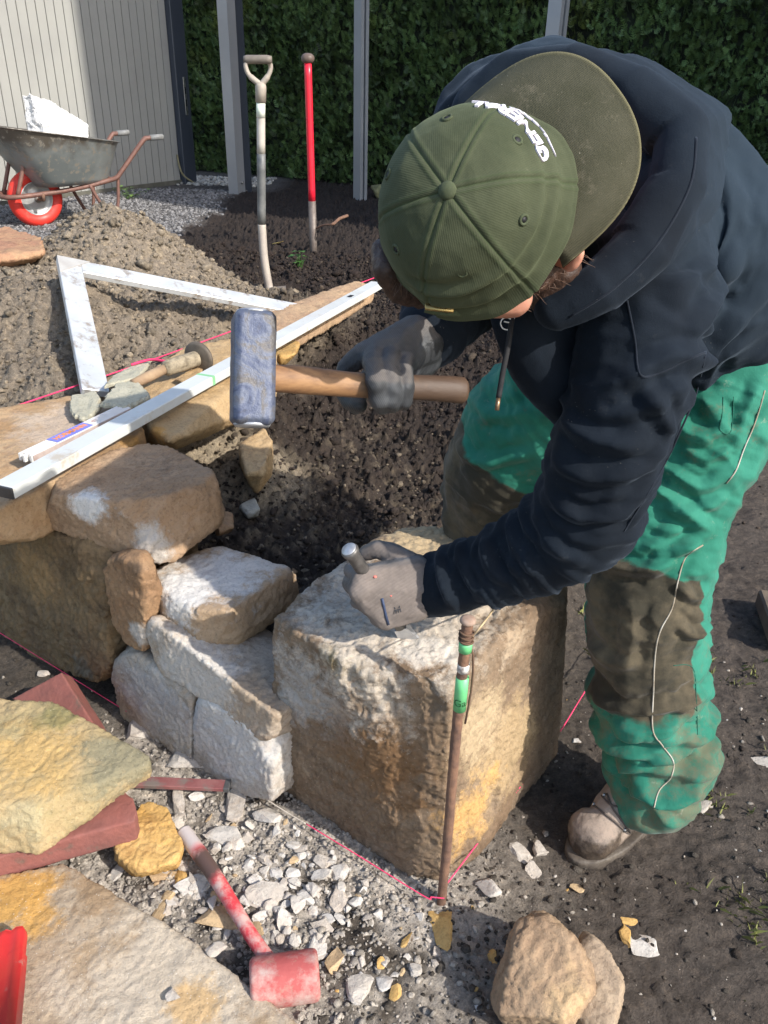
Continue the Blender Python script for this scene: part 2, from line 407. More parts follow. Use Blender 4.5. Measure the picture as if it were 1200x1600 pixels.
# soil clods
x, y, z, Z = scatter_pts(95000, -2.2, 2.4, .75, 5.2, lambda x, y, Z: Z[0]*(1-Z[2])*(.85)+.05*(1-Z[5]), 1.35)
S = np.clip(RNG.lognormal(math.log(.0043), .55, len(x)), .0016, .022)*np.where(y > 3, 1.4, 1.0)*(.55+.45*Z[0])
tone = RNG.uniform(.65, 1.35, len(x))[:, None]
cc = lerp(lerp(lerp(np.tile([[.055, .042, .034]], (len(x), 1)), (.17, .14, .115), (1-Z[0])*Z[5]), (.26, .215, .16), Z[1]), (.032, .022, .018), Z[4])
lt = (RNG.uniform(0, 1, len(x)) < .17+.25*sstep(.0, .4, fbm(np.stack([x, y, x*0], 1), 5, 3, 88)))*(1-Z[4]*.85)*Z[0]; cc = lerp(cc, (.29, .235, .17), lt)
scatter('soil_clods', np.stack([x, y, z], 1), S, cc*tone, variants(14, .75), ICO1[1], M_CLOD, 'loose crumbs and clods of dark soil behind the wall', 'soil')
# gravel by the fence
x, y, z, Z = scatter_pts(26000, -4.4, -.6, 4.2, 8.8, lambda x, y, Z: Z[2]*(1-Z[3]), 1.0)
S = RNG.uniform(.008, .018, len(x)); cc = np.tile([[.17, .165, .165]], (len(x), 1))*RNG.uniform(.4, 2.0, len(x))[:, None]
scatter('gravel', np.stack([x, y, z], 1), S, cc, variants(6), ICO1[1], M_CLOD, 'grey gravel bed along the foot of the fence', 'gravel')
# stone grit in front of the wall
x, y, z, Z = scatter_pts(46000, -1.1, 1.0, .72, 1.7, lambda x, y, Z: (1-Z[0])*(.05+.95*Z[5]), 1.0)
S = np.clip(RNG.lognormal(math.log(.0028), .55, len(x)), .001, .009)
cc = lerp(np.tile([[.10, .085, .07]], (len(x), 1)), (.50, .45, .39), (RNG.uniform(0, 1, len(x)) < .2+.85*Z[5])*1.0)*RNG.uniform(.6, 1.25, len(x))[:, None]
scatter('stone_grit', np.stack([x, y, z], 1), S, cc, variants(10, .6, flat=.7), ICO1[1], M_CLOD, 'pale grit and dust of chipped stone in front of the wall', 'grit')
# grass blades on the right
def grass(name, n, region, label, hmin=.01, hmax=.03):
    x = RNG.uniform(region[0], region[1], n); y = RNG.uniform(region[2], region[3], n); P = np.stack([x, y, x*0], 1)
    k = fbm(P, 7, 3, 77) > .12; x, y = x[k], y[k]; z = ground_z(x, y); n = len(x)
    az = RNG.uniform(0, 2*pi, n); h = RNG.uniform(hmin, hmax, n); lean = RNG.uniform(.2, 1.4, n); wd = .0014
    d = np.stack([np.cos(az), np.sin(az), 0*az], 1); s = np.stack([-np.sin(az), np.cos(az), 0*az], 1); b = np.stack([x, y, z-.002], 1)
    vs = np.stack([b-s*wd, b+s*wd, b+d*(h*lean*.4)[:, None]+np.array([0, 0, .6])*h[:, None]+s*wd*.8, b+d*(h*lean)[:, None]+np.array([0, 0, .85])*h[:, None]], 1).reshape(-1, 3)
    i = np.arange(n)*4; F = np.stack([i, i+1, i+2, i+3], 1); me = fastmesh(name, vs, F)
    attr_color(me, 'col', np.repeat(np.array([[.16, .17, .045]])*RNG.uniform(.5, 1.4, n)[:, None], 4, 0)); b_ = NB('grass_blade'); m = b_.fin(b_.attr('col').outputs[0], .6); me.materials.append(m)
    o = bpy.data.objects.new(name, me); COL.objects.link(o); tag(o, label, 'grass', kind='stuff')
grass('grass', 5200, (.55, 1.5, .8, 1.9), 'sparse trampled grass in the mud on the right')

# ------------------------------------------------------------------ background
M_FENCE = simple('fence_paint', (.33, .325, .30), (.31, .305, .285), 3, .5, 0, .1, 200, .001, (.30, .29, .27), 1.5, .62)
M_ANTH = simple('anthracite', (.045, .052, .068), (.05, .058, .075), 3, .4, .1, .05, 200, .001)
M_GROOVE = simple('groove', (.05, .05, .055), rough=.8)
M_ALU = simple('post_alu', (.33, .34, .355), (.29, .3, .315), 2.5, .42, .25, .05, 100, .001)
M_SLOT = simple('slot', (.012, .012, .014), rough=.7)
M_STEEL = simple('steel', (.45, .45, .45), (.3, .3, .3), 30, .35, .9)
def prism(poly, z0, z1):
    n = len(poly); vs = [(*p, z0) for p in poly]+[(*p, z1) for p in poly]
    fs = [tuple(range(n))[::-1], tuple(range(n, 2*n))]+[(i, (i+1) % n, n+(i+1) % n, n+i) for i in range(n)]; return np.array(vs), fs
fa = G(0, 320, .35)[:2]; fb = G(283, 287, .34)[:2]; fd = nrm(fb-fa); fn = np.array([fd[1], -fd[0]])
fa2 = fa-fd*3.2
fence = empty('metal_fence', (*fb, .3)); tag(fence, 'grey vertically grooved metal fence panel behind the wheelbarrow', 'fence')
L = np.linalg.norm(fb-fa2); npan = int(L/.092); poly = []
for i in range(npan):
    a = i*L/npan; b = (i+1)*L/npan
    for t, o in ((a+.004, 0), (b-.005, 0), (b-.0045, -.012), (b+.0035, -.012)): poly.append(fa2+fd*min(t, L)+fn*o)
poly += [fa2+fd*L-fn*.05, fa2-fn*.05]
v, f_ = prism([tuple(p) for p in poly], .37, 2.6); mesh('panel', v, f_, M_FENCE, fence, False)
v, f_ = box((*((fa2+fb)/2-fn*.03), .33), (*(fd*L/2), 0), (*(fn*.045), 0), (0, 0, .05)); mesh('kerb', v, f_, simple('kerb', (.13, .12, .10), (.08, .08, .06), 9, .9), fence, False)
pc = fb+fd*.09; v, f_ = box((*pc, 1.4), (*(fd*.088), 0), (*(fn*.06), 0), (0, 0, 1.3), .006); mesh('post', v, f_, M_ANTH, fence, False)
lk = empty('x', (0, 0, 0)); bpy.data.objects.remove(lk)
qz = 1.15; lp = (*(pc+fd*.02+fn*.062), qz)
v, f_ = box(lp, (*(fd*.017), 0), (*(fn*.003), 0), (0, 0, .17), .002); plate = mesh('lock_plate', v, f_, M_STEEL, fence, False)
for dz in (-.06, .05):
    v, f_ = box((lp[0]+fn[0]*.003, lp[1]+fn[1]*.003, qz+dz), (*(fd*.008), 0), (*(fn*.002), 0), (0, 0, .03)); mesh('keyhole', v, f_, M_SLOT, plate, False)
pt = [np.array([*(fb-fd*.03+fn*.01), .62]), np.array([*(fb-fd*.03+fn*.03), .5]), np.array([*(fb+fn*.05), .42]), np.array([*(fb+fd*.07+fn*.09), .36]), np.array([*(fb+fd*.1+fn*.11), .33])]
v, f_ = tube(spline(pt), .009); mesh('cable_end', v, f_, simple('cable', (.28, .24, .13), rough=.6), fence)

def slotted_post(base, top, wl, wr, ang, label):
    """square hollow post, grooved on its right face; ang = heading of the grooved face's normal"""
    n = np.array([cos(ang), sin(ang)]); s = np.array([-n[1], n[0]])
    e = empty('steel_post', (*base[:2], base[2]-.05)); tag(e, label, 'post', 'steel posts in front of the hedge')
    c = np.array(base[:2]); h = wr/2; g = wr*.12; dpt = .05
    poly = [c+s*h, c+s*g, c+s*g-n*dpt, c-s*g-n*dpt, c-s*g, c-s*h, c-s*h-n*wl, c+s*h-n*wl]
    v, f_ = prism([tuple(p) for p in poly], base[2]-.3, top); mesh('post_profile', v, f_, M_ALU, e, False)
    v, f_ = prism([tuple(p) for p in (c+s*g*.9-n*dpt*.6, c-s*g*.9-n*dpt*.6, c-s*g*.9-n*dpt*.97, c+s*g*.9-n*dpt*.97)], base[2]-.3, top-.01); mesh('slot_seal', v, f_, M_SLOT, e, False)
    return e
p2 = G(568, 306, .37); slotted_post(p2, 2.7, .105, .085, radians(-50), 'slender grey steel post with a dark slot, standing right of the red-handled iron bar')
p3 = PT(878, 60, 6.0); p3 = np.array([p3[0], p3[1], .33]); slotted_post(p3, 2.7, .12, .10, radians(-46), "grey steel post with bright slotted face rising behind the worker's back")
p1 = G(368, 302, .35)[:2]; e = empty('steel_post', (*p1, .3)); tag(e, 'broad grey steel post with an open channel side, nearest the fence and behind the spade', 'post', 'steel posts in front of the hedge')
a = radians(-28); n = np.array([cos(a), sin(a)]); s = np.array([-n[1], n[0]])   # channel opens to the right
c0 = p1
for nm, poly, mm in (('front_flange', [c0, c0+n*.010, c0+n*.010-s*.0, c0+n*.012+s*.004-n*.0, c0-n*.055+s*.004, c0-n*.055], M_ALU),):
    pass
def quad2(c, ax, ay): return [tuple(c-ax-ay), tuple(c+ax-ay), tuple(c+ax+ay), tuple(c-ax+ay)]
v, f_ = prism(quad2(c0-n*.02, n*.055, s*.006), 0, 2.7); mesh('front_flange', v, f_, M_ALU, e, False)
v, f_ = prism(quad2(c0-n*.05+s*.11, n*.006, s*.102), 0, 2.7); mesh('web', v, f_, M_ALU, e, False)
v, f_ = prism(quad2(c0-n*.02+s*.222, n*.045, s*.008), 0, 2.7); mesh('rear_flange', v, f_, M_ANTH, e, False)
v, f_ = tube([(*(c0-n*.043+s*.16), .43), (*(c0-n*.03+s*.16), .43)], .014, 10); mesh('bolt', v, f_, M_STEEL, e)

# hedge: leaf sprays over a lumpy body
def hedge():
    A = np.array([-6.2, 11.9]); B = np.array([5.5, 6.7]); d = nrm(B-A); n2 = np.array([d[1], -d[0]]); Lh = np.linalg.norm(B-A)
    e = empty('hedge', (*((A+B)/2), .3)); tag(e, 'tall dense dark green clipped yew hedge along the back of the site', 'hedge')
    # body
    us = np.arange(0, Lh, .09); zs = np.arange(.3, 3.3, .09); U, Zz = np.meshgrid(us, zs)
    def off(u, z): return .16*fbm(np.stack([u, z, u*0], 1), 1.5, 4, 41)+.05*fbm(np.stack([u, z, u*0], 1), 6, 3, 42)
    o = off(U.ravel(), Zz.ravel())-.09
    P = np.stack([A[0]+d[0]*U.ravel()+n2[0]*o, A[1]+d[1]*U.ravel()+n2[1]*o, Zz.ravel()], 1)
    k = np.arange(len(P)).reshape(U.shape); F = np.stack([k[:-1, :-1].ravel(), k[:-1, 1:].ravel(), k[1:, 1:].ravel(), k[1:, :-1].ravel()], 1)
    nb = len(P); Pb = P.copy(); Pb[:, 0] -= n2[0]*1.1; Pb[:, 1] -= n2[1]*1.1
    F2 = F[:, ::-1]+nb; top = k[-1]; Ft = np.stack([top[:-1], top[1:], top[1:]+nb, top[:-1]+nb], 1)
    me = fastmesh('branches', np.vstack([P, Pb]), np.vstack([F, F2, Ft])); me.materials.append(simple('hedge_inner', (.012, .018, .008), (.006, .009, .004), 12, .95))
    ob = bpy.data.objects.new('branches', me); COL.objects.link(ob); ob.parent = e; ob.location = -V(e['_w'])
    # sprays: each a stem direction with 5 needles-pairs as narrow quads
    N = 56000; u = RNG.uniform(2.2, Lh, N); z = .34+2.95*RNG.uniform(0, 1, N); dep = -RNG.exponential(.035, N)+.03
    oo = off(u, z)+dep
    b = np.stack([A[0]+d[0]*u+n2[0]*oo, A[1]+d[1]*u+n2[1]*oo, z], 1)
    N3 = np.array([n2[0], n2[1], 0])
    ax = RNG.normal(0, .55, (N, 3))+N3*.55+np.array([0, 0, .75]); ax /= np.linalg.norm(ax, axis=1)[:, None]
    sd_ = np.cross(ax, RNG.normal(0, 1, (N, 3))); sd_ /= np.linalg.norm(sd_, axis=1)[:, None]
    ln = RNG.uniform(.035, .085, N)[:, None]; vs = []; K = 4
    for j in range(K):
        t = (j+.3)/K
        for sg in (-1, 1):
            root = b+ax*ln*t; tip = root+(sd_*sg*.85+ax*.55)*ln*(.42*(1.1-t*.6)); wv = ax*ln*.085
            vs.append(np.stack([root-wv, root+wv, tip+wv*.5, tip-wv*.5], 1))
    root = b; tip = b+ax*ln*1.25; wv = sd_*ln*.06; vs.append(np.stack([root-wv, root+wv, tip+wv*.3, tip-wv*.3], 1))
    nq = len(vs); Vv = np.stack(vs, 1).reshape(-1, 3); i = np.arange(N*nq)*4; F = np.stack([i, i+1, i+2, i+3], 1)
    me = fastmesh('foliage', Vv, F)
    cl = fbm(np.stack([u, z, u*0], 1), 3.5, 3, 43); tone = np.clip(.75+.9*cl+RNG.normal(0, .25, N), .25, 2.0)[:, None]
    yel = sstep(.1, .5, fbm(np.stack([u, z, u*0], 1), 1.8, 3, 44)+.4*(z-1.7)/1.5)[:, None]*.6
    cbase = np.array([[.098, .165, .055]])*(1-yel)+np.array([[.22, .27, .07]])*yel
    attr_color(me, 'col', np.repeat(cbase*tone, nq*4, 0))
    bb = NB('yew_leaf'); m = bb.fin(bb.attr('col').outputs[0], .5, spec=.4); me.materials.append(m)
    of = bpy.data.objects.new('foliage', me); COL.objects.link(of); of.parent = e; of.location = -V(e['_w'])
hedge()
def leafy(name, c, r, n, col, label, cat, parent=None):
    """small weed: broad leaves on short stems"""
    P = np.array(c)+RNG.normal(0, 1, (n, 3))*np.array([r, r, 0]); az = RNG.uniform(0, 2*pi, n); h = RNG.uniform(.02, .10, n); l = RNG.uniform(.03, .06, n); wd = l*.4
    d = np.stack([np.cos(az), np.sin(az), RNG.uniform(-.2, .5, n)], 1); s = np.stack([-np.sin(az), np.cos(az), az*0], 1); b = P+np.array([0, 0, 1])*h[:, None]
    vs = np.vstack([np.stack([b, b+d*(l*.4)[:, None]+s*wd[:, None], b+d*l[:, None]-np.array([0, 0, .01]), b+d*(l*.4)[:, None]-s*wd[:, None], b+s*.003], 1).reshape(-1, 3), [np.array(c)-[0, 0, .02], np.array(c)-[.004, 0, .02]]])
    i = np.arange(n)*5; e_ = i*0+5*n; F = np.vstack([np.stack([i, i+1, i+2, i+3], 1), np.stack([i, i+4, e_+1, e_], 1)]); me = fastmesh(name, vs, F)
    attr_color(me, 'col', np.vstack([np.repeat(np.array([col])*RNG.uniform(.6, 1.5, n)[:, None], 5, 0), [col, col]])); bb = NB('leaf'); me.materials.append(bb.fin(bb.attr('col').outputs[0], .5))
    o = bpy.data.objects.new(name, me); COL.objects.link(o); return tag(o, label, cat)
for (u, v, n, r, colr, lb) in ((343, 245, 60, .12, (.10, .19, .05), 'leafy green weed at the hedge foot left of the broad post'), (455, 265, 70, .13, (.09, .17, .045), 'broad-leaved green weed between the spade and the red bar at the hedge foot'),
                          (400, 256, 30, .08, (.08, .15, .04), 'small green weed behind the spade shaft at the hedge foot'), (204, 307, 30, .06, (.12, .20, .05), 'tiny green weed in the gravel at the fence foot'), (470, 417, 12, .02, (.06, .16, .03), 'tiny green seedling in the dark soil right of the spade')):
    p = gpix(u, v+4); leafy('weed', p, r, n, colr, lb, 'weed')
x, y, z, Z = scatter_pts(900, -2.3, -1.3, 8.8, 9.6, lambda x, y, Z: x*0+.5)
scatter('pale_pebbles', np.stack([x, y, z], 1), RNG.uniform(.012, .03, len(x)), np.tile([[.5, .48, .44]], (len(x), 1))*RNG.uniform(.5, 1.2, len(x))[:, None], variants(6), ICO1[1], M_CLOD, 'pale pebbles in the strip at the hedge foot', 'pebbles')

# unseen building added beyond the right edge, shaped to shade fence and hedge
hb = empty('shadow_house', (8, 5, 0)); tag(hb, 'plain unseen building added beyond the right edge to shade the fence and hedge', 'shadow_house')
HX, HY0, HY1, HH = 6.3, 3.0, 14, 7.4
v, f_ = box((HX+3, (HY0+HY1)/2, HH/2), (3, 0, 0), (0, (HY1-HY0)/2, 0), (0, 0, HH/2)); mesh('wall', v, f_, simple('render_wall', (.55, .53, .49), scale=2, rough=.9), hb, False)
v, f_ = box((HX+2.5, 2.35, 6.3), (2.5, 0, 0), (0, .65, 0), (0, 0, 6.3)); mesh('shadow_tower', v, f_, simple('render_wall_b', (.5, .48, .45), scale=2, rough=.9), hb, False)  # taller wing added to carry the shadow up the fence
pr = [(HX-.35, HH-.02), (HX+3, HH+2.2), (HX+6.35, HH-.02), (HX+6.35, HH-.2), (HX+3, HH+1.95), (HX-.35, HH-.2)]
v = np.array([(a, HY0-.3, b) for a, b in pr]+[(a, HY1+.3, b) for a, b in pr]); n_ = len(pr)
f_ = [tuple(range(n_)), tuple(range(n_, 2*n_))[::-1]]+[(i, n_+i, n_+(i+1) % n_, (i+1) % n_) for i in range(n_)]; mesh('roof', v, f_, simple('roof_tile', (.25, .09, .06), scale=6, rough=.8), hb, False)
for yy in (2.5, 6, 9.5):
    for zz in (1.6, 4.6):
        v, f_ = box((HX-.01, yy, zz), (.03, 0, 0), (0, .55, 0), (0, 0, .65)); wn = mesh('window', v, f_, simple('window_frame', (.7, .7, .7)), hb, False)
        v, f_ = box((HX-.045, yy, zz), (.006, 0, 0), (0, .47, 0), (0, 0, .57)); mesh('pane', v, f_, simple('pane', (.05, .06, .07), rough=.1), wn, False)

# ------------------------------------------------------------------ stones
def rock(name, pts, mat, label, cat='stone', voxel=.006, chip=.012, nchip=28, amp=.006, seed=0, smooth=1, group=None, strat=0, parent=None, dents=()):
    pts = np.array(pts, float); rg = np.random.default_rng(seed+100)
    vs, fs = hullmesh(pts); ctr = vs.mean(0)
    bm = bmesh.new(); bv = [bm.verts.new(V(p)) for p in vs]; [bm.faces.new([bv[i] for i in f]) for f in fs]
    for k in range(nchip):                               # knock corners and arrises off
        i = rg.integers(0, len(vs)); dr = nrm(vs[i]-ctr+rg.normal(0, .35, 3)*np.linalg.norm(vs[i]-ctr)); s = max(np.dot(np.array([v.co[:] for v in bm.verts]), dr))
        pl = s-chip*rg.uniform(.25, 1.2)
        bmesh.ops.bisect_plane(bm, geom=bm.verts[:]+bm.edges[:]+bm.faces[:], plane_co=V(dr*pl), plane_no=V(dr), clear_outer=True)
        pp = [v.co.copy() for v in bm.verts]; bm.clear()
        for p in pp: bm.verts.new(p)
        bmesh.ops.convex_hull(bm, input=bm.verts); bmesh.ops.delete(bm, geom=[g for g in bm.verts if not g.link_faces], context='VERTS')
    bm.verts.index_update(); vs = np.array([v.co[:] for v in bm.verts]); fs = [tuple(v.index for v in f.verts) for f in bm.faces]; bm.free()
    c, n, f_ = remesh(vs, fs, voxel, smooth, .5)
    q = c+seed*3.1
    d = amp*1.3*fbm(q, 7, 2, seed)+amp*.55*fbm(q, 22, 5, seed+1, .62)+amp*.30*fbm(q, 90, 3, seed+2, .6)-amp*.5*np.maximum(ridged(q, 11, 3, seed+4)-.45, 0)*2
    if strat:
        st = q.copy(); st[:, 2] *= 7; d = d+amp*strat*.7*fbm(st+fbm(q, 6, 2, 5)[:, None]*.2, 5, 4, seed+3)
    # stepped flakes
    fl = fbm(q+fbm(q, 30, 2, 3)[:, None]*.02, 9, 4, seed+6); w5 = fl*7; d = d+amp*.42*(np.floor(w5)+sstep(.35, .65, w5-np.floor(w5))-w5+.5)*2.2
    c = c+n*d[:, None]
    for dc, dr, dd_, dv in dents:                        # broken-out hollows with a hard upper lip
        x = np.linalg.norm((c-dc)*[1, 1, .75], axis=1)/dr+.55*fbm(c, 11, 4, seed+9)+.25*fbm(c, 35, 3, seed+8); c = c+np.outer(sstep(1.0, .72, x)*dd_*(.75+.6*fbm(c, 14, 3, 4)), dv)
    o = mesh(name, c, f_, mat, parent, True)
    if label: tag(o, label, cat, group)
    return o
def WF(u, v, off=0): return onplane(u, v, WP0-WN*off, WN)
INW = -WN
def face_rock(name, poly, depth, mat, label, off=0., **kw):
    f0 = [WF(u, v, off) for u, v in poly]; pts = f0+[p+INW*depth for p in f0]; return rock(name, pts, mat, label, **kw)
BR = (.29, .18, .10); BR2 = (.36, .245, .15); DK = (.14, .09, .055); GRY = (.36, .32, .27)
m_A = rockmat('sandstone_brown', (.34, .215, .125), (.40, .275, .175), (.22, .14, .085), [(WF(130, 790), .045, (.68, .65, .61), 1), (WF(195, 815), .065, (.58, .55, .51), .95), (G(235, 850, .50), .05, LIME, .8)], .2)
A_t = [G(102, 742, .585), G(57, 768, .575), G(226, 791, .59), G(338, 752, .59), G(330, 735, .59), G(204, 688, .59), G(250, 690, .59)]
A_b = [G(76, 824, .475), G(150, 850, .462), G(250, 887, .452), G(292, 872, .455), G(349, 800, .47)]
rock('sandstone', A_t+A_b+[p-[0, 0, .12] for p in A_t[-4:]], m_A, 'brown sandstone block with a white lime streak, lying under the long aluminium straightedge', voxel=.005, chip=.016, amp=.0055, seed=1, nchip=18)
m_B = rockmat('sandstone_white_top', (.36, .25, .155), (.40, .29, .19), (.24, .155, .09), [(G(330, 900, .42), .12, (.62, .58, .54), .95), (G(285, 915, .42), .08, (.64, .61, .57), .95), (G(420, 880, .42), .06, (.60, .54, .48), .7), (WF(262, 965), .035, LIME, .9)], .2)
B_t = [G(228, 896, .415), G(332, 850, .42), G(400, 855, .425), G(466, 888, .42), G(416, 912, .425), G(356, 956, .42), G(322, 962, .415), G(258, 936, .41)]
B_b = [G(341, 1037, .30), G(282, 1004, .31), G(228, 948, .335), G(471, 934, .335), G(402, 1008, .305), G(440, 975, .315)]
rock('sandstone', B_t+B_b+[B_t[1]-[0, 0, .1], B_t[2]-[0, 0, .1]], m_B, 'sandstone with a white lime-crusted top, sitting beside the big block', voxel=.005, chip=.013, amp=.0055, seed=2, nchip=20)
m_D = rockmat('sandstone_dark', (.17, .115, .066), (.25, .17, .09), (.075, .052, .034), [(WF(60, 900), .09, (.33, .21, .10), .8), (WF(130, 1040), .05, (.2, .17, .13), .7)], .15)
face_rock('sandstone', [(-150, 790), (0, 812), (60, 826), (160, 862), (167, 900), (172, 1075), (100, 1050), (0, 1012), (-150, 940)], .28, m_D, 'large dark brown wall stone at the left edge, below the straightedge', voxel=.006, chip=.02, amp=.010, seed=3, strat=.5)
m_N = rockmat('sandstone_reddish', (.30, .18, .10), (.36, .23, .13), (.16, .10, .06), [(WF(222, 990), .035, LIME, .8)], .15)
face_rock('sandstone', [(166, 868), (205, 874), (229, 892), (226, 950), (224, 1028), (196, 1008), (170, 965), (160, 905)], .045, m_N, 'narrow upright reddish brown stone between the dark wall stone and the mid wall stones', off=-.004, voxel=.005, chip=.012, amp=.0055, seed=4)
m_M = rockmat('sandstone_pale', (.36, .28, .20), (.42, .35, .28), (.26, .19, .13), [(WF(300, 1060), .15, LIME, .9), (G(415, 1030, .3), .06, (.45, .37, .29), .8)], .25)
M_f = [WF(u, v) for u, v in [(229, 962), (227, 1012), (250, 1052), (300, 1080), (332, 1094), (402, 1136), (424, 1166), (430, 1120)]]
rock('sandstone', M_f+[p*[1, 1, 0]+INW*.2+[0, 0, min(p[2], .27)] for p in M_f[2:]]+[G(345, 1030, .300), G(428, 1076, .28), G(432, 985, .29)], m_M, 'long sloping pale stone under the lime-topped stone, touching the big block', voxel=.005, chip=.008, amp=.005, seed=5)
m_S1 = rockmat('sandstone_limed', (.38, .31, .235), (.44, .38, .31), (.27, .20, .14), [(WF(250, 1110), .14, (.54, .51, .47), .85)], .25)
m_S2 = rockmat('sandstone_limed_b', (.42, .36, .30), (.48, .43, .38), (.30, .24, .18), [(WF(350, 1150), .16, (.57, .55, .52), .92)], .3)
face_rock('sandstone', [(171, 1022), (196, 1012), (228, 1034), (252, 1056), (298, 1083), (298, 1200), (240, 1160), (184, 1120), (174, 1090)], .24, m_S1, 'pale lime-streaked foot stone at the base of the wall, left of the joint', voxel=.005, chip=.012, amp=.006, seed=6)
face_rock('sandstone', [(301, 1083), (330, 1098), (400, 1139), (427, 1170), (424, 1262), (360, 1235), (301, 1205)], .24, m_S2, 'whitish grey foot stone at the base of the wall, right against the big block', voxel=.005, chip=.012, amp=.006, seed=7)
# top-left flat stone, stone below it, and the back run of the wall
m_F = rockmat('sandstone_tan', (.36, .22, .11), (.43, .30, .18), (.26, .15, .08), [(G(110, 655, .6), .16, (.50, .40, .31), .75), (G(215, 690, .58), .05, (.50, .27, .08), .8)], .2)
F_t = [G(-120, 690, .585), G(0, 637, .585), G(110, 618, .585), G(190, 628, .58), G(228, 672, .58), G(205, 700, .58), G(98, 745, .58), G(50, 772, .575), G(-120, 850, .57)]
rock('sandstone', F_t+[p-[0, 0, .11] for p in F_t[:-1]]+[G(-120, 865, .47), G(62, 824, .472), G(0, 815, .475)], m_F, 'broad flat tan stone on the wall top, carrying the folding rule', voxel=.006, chip=.01, amp=.004, seed=8)
m_H = rockmat('sandstone_ochre', (.42, .28, .14), (.48, .34, .19), (.28, .18, .10), [(G(230, 685, .57), .05, (.55, .30, .09), .9)], .3)
H_t = [G(236, 668, .585), G(268, 690, .575), G(362, 598, .58), G(432, 545, .58), G(372, 528, .58), G(290, 540, .58), G(205, 600, .575)]
rock('sandstone', H_t+[p-[0, 0, .125] for p in H_t[2:]]+[G(276, 703, .475), G(366, 662, .475), G(430, 625, .475), G(230, 700, .475)], m_H, 'ochre oblong stone at the back of the wall under the disc-headed tool', voxel=.006, chip=.008, amp=.004, seed=9)
m_H2 = rockmat('sandstone_rust', (.38, .25, .16), (.45, .31, .19), (.25, .15, .09), [(G(440, 545, .56), .05, (.52, .30, .08), .9)], .3)
H2 = [G(360, 530, .58), G(400, 495, .575), G(470, 468, .578), G(560, 437, .58), G(586, 447, .57), G(470, 512, .57), G(428, 540, .57)]
rock('sandstone', [G(u, v, .55) for u, v in ((425, 545), (452, 528), (468, 534), (462, 552), (436, 562))]+[G(u, v, .49) for u, v in ((428, 560), (464, 552), (440, 575))], rockmat('rock_orange', (.45, .27, .09), (.50, .33, .14), (.3, .18, .07)), 'small orange stone beneath the straightedge right of the hammer head', voxel=.004, chip=.008, amp=.004, seed=33)
rock('sandstone', H2+[p-[0, 0, .06] for p in H2], m_H2, 'rusty tan stone at the far end of the wall under the straightedge tip', voxel=.008, chip=.012, amp=.006, seed=10)
rock('sandstone', [G(u, v, .45) for u, v in ((375, 690), (412, 668), (424, 690), (412, 735), (385, 745))]+[G(u, v, .33) for u, v in ((375, 720), (420, 700), (424, 740), (400, 775))], m_H, 'small tan stone sticking out of the soil below the hammer head', voxel=.005, chip=.01, amp=.005, seed=11)
rock('sandstone', [G(u, v, .33) for u, v in ((372, 790), (398, 778), (406, 795), (388, 806))]+[G(u, v, .29) for u, v in ((375, 798), (398, 790), (404, 806), (388, 812))], rockmat('limestone_grey', (.42, .42, .38), (.35, .35, .31), (.25, .24, .2)), 'small pale grey stone lying on the soil behind the wall', voxel=.003, chip=.006, amp=.002, seed=12)
rock('sandstone', [G(u, v, .40) for u, v in ((330, 800), (362, 800), (366, 825), (345, 835))]+[G(u, v, .34) for u, v in ((330, 815), (362, 812), (362, 838), (340, 845))], m_N, 'reddish pebble wedged behind the brown block with the lime streak', voxel=.004, chip=.008, amp=.003, seed=13)
# left edge stone at the pile
m_L = rockmat('sandstone_red', (.36, .19, .12), (.42, .26, .15), (.24, .13, .08), [], .1)
rock('sandstone', [G(u, v, .72) for u, v in ((-60, 360), (20, 352), (62, 368), (70, 395), (20, 402), (-60, 410))]+[G(u, v, .60) for u, v in ((-60, 420), (20, 430), (60, 412))], m_L, 'reddish stone at the left edge beside the sand pile', voxel=.010, chip=.03, amp=.008, seed=14)
rock('sandstone', [PT(u, v, 7.6) for u, v in ((575, 290), (612, 288), (615, 310), (578, 312))]+[PT(u, v, 7.85) for u, v in ((575, 290), (612, 288), (615, 310), (578, 312))], rockmat('boulder_moss', (.2, .2, .1), (.28, .26, .15), (.1, .1, .06)), 'mossy boulder at the hedge foot beside the slender post', voxel=.012, chip=.05, amp=.006, seed=15)
# the big block
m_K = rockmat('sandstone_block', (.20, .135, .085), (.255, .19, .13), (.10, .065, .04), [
    (WF(470, 1110), .12, (.40, .37, .335), .9), (WF(560, 1210), .15, (.19, .10, .042), .7), (WF(635, 1110), .09, (.13, .085, .055), .85), (WF(520, 1030), .06, (.20, .16, .08), .8), (WF(640, 1330), .06, (.34, .29, .23), .8), (WF(600, 1330), .05, (.10, .07, .045), .7), (WF(680, 1230), .06, (.12, .08, .05), .8),
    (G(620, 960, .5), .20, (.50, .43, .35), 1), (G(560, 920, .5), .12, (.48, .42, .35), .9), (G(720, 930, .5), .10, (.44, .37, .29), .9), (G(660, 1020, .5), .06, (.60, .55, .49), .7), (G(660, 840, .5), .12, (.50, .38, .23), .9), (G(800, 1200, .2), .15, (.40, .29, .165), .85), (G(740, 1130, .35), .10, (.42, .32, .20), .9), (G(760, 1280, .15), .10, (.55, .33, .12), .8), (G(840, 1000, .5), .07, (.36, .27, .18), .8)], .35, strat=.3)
K_t = [G(430, 968, .50), G(492, 912, .495), G(600, 835, .495), G(640, 822, .495), G(745, 826, .495), G(800, 850, .49), G(886, 902, .485), G(884, 930, .47), G(792, 985, .495), G(702, 1076, .49), G(566, 1046, .50), G(520, 1022, .505)]
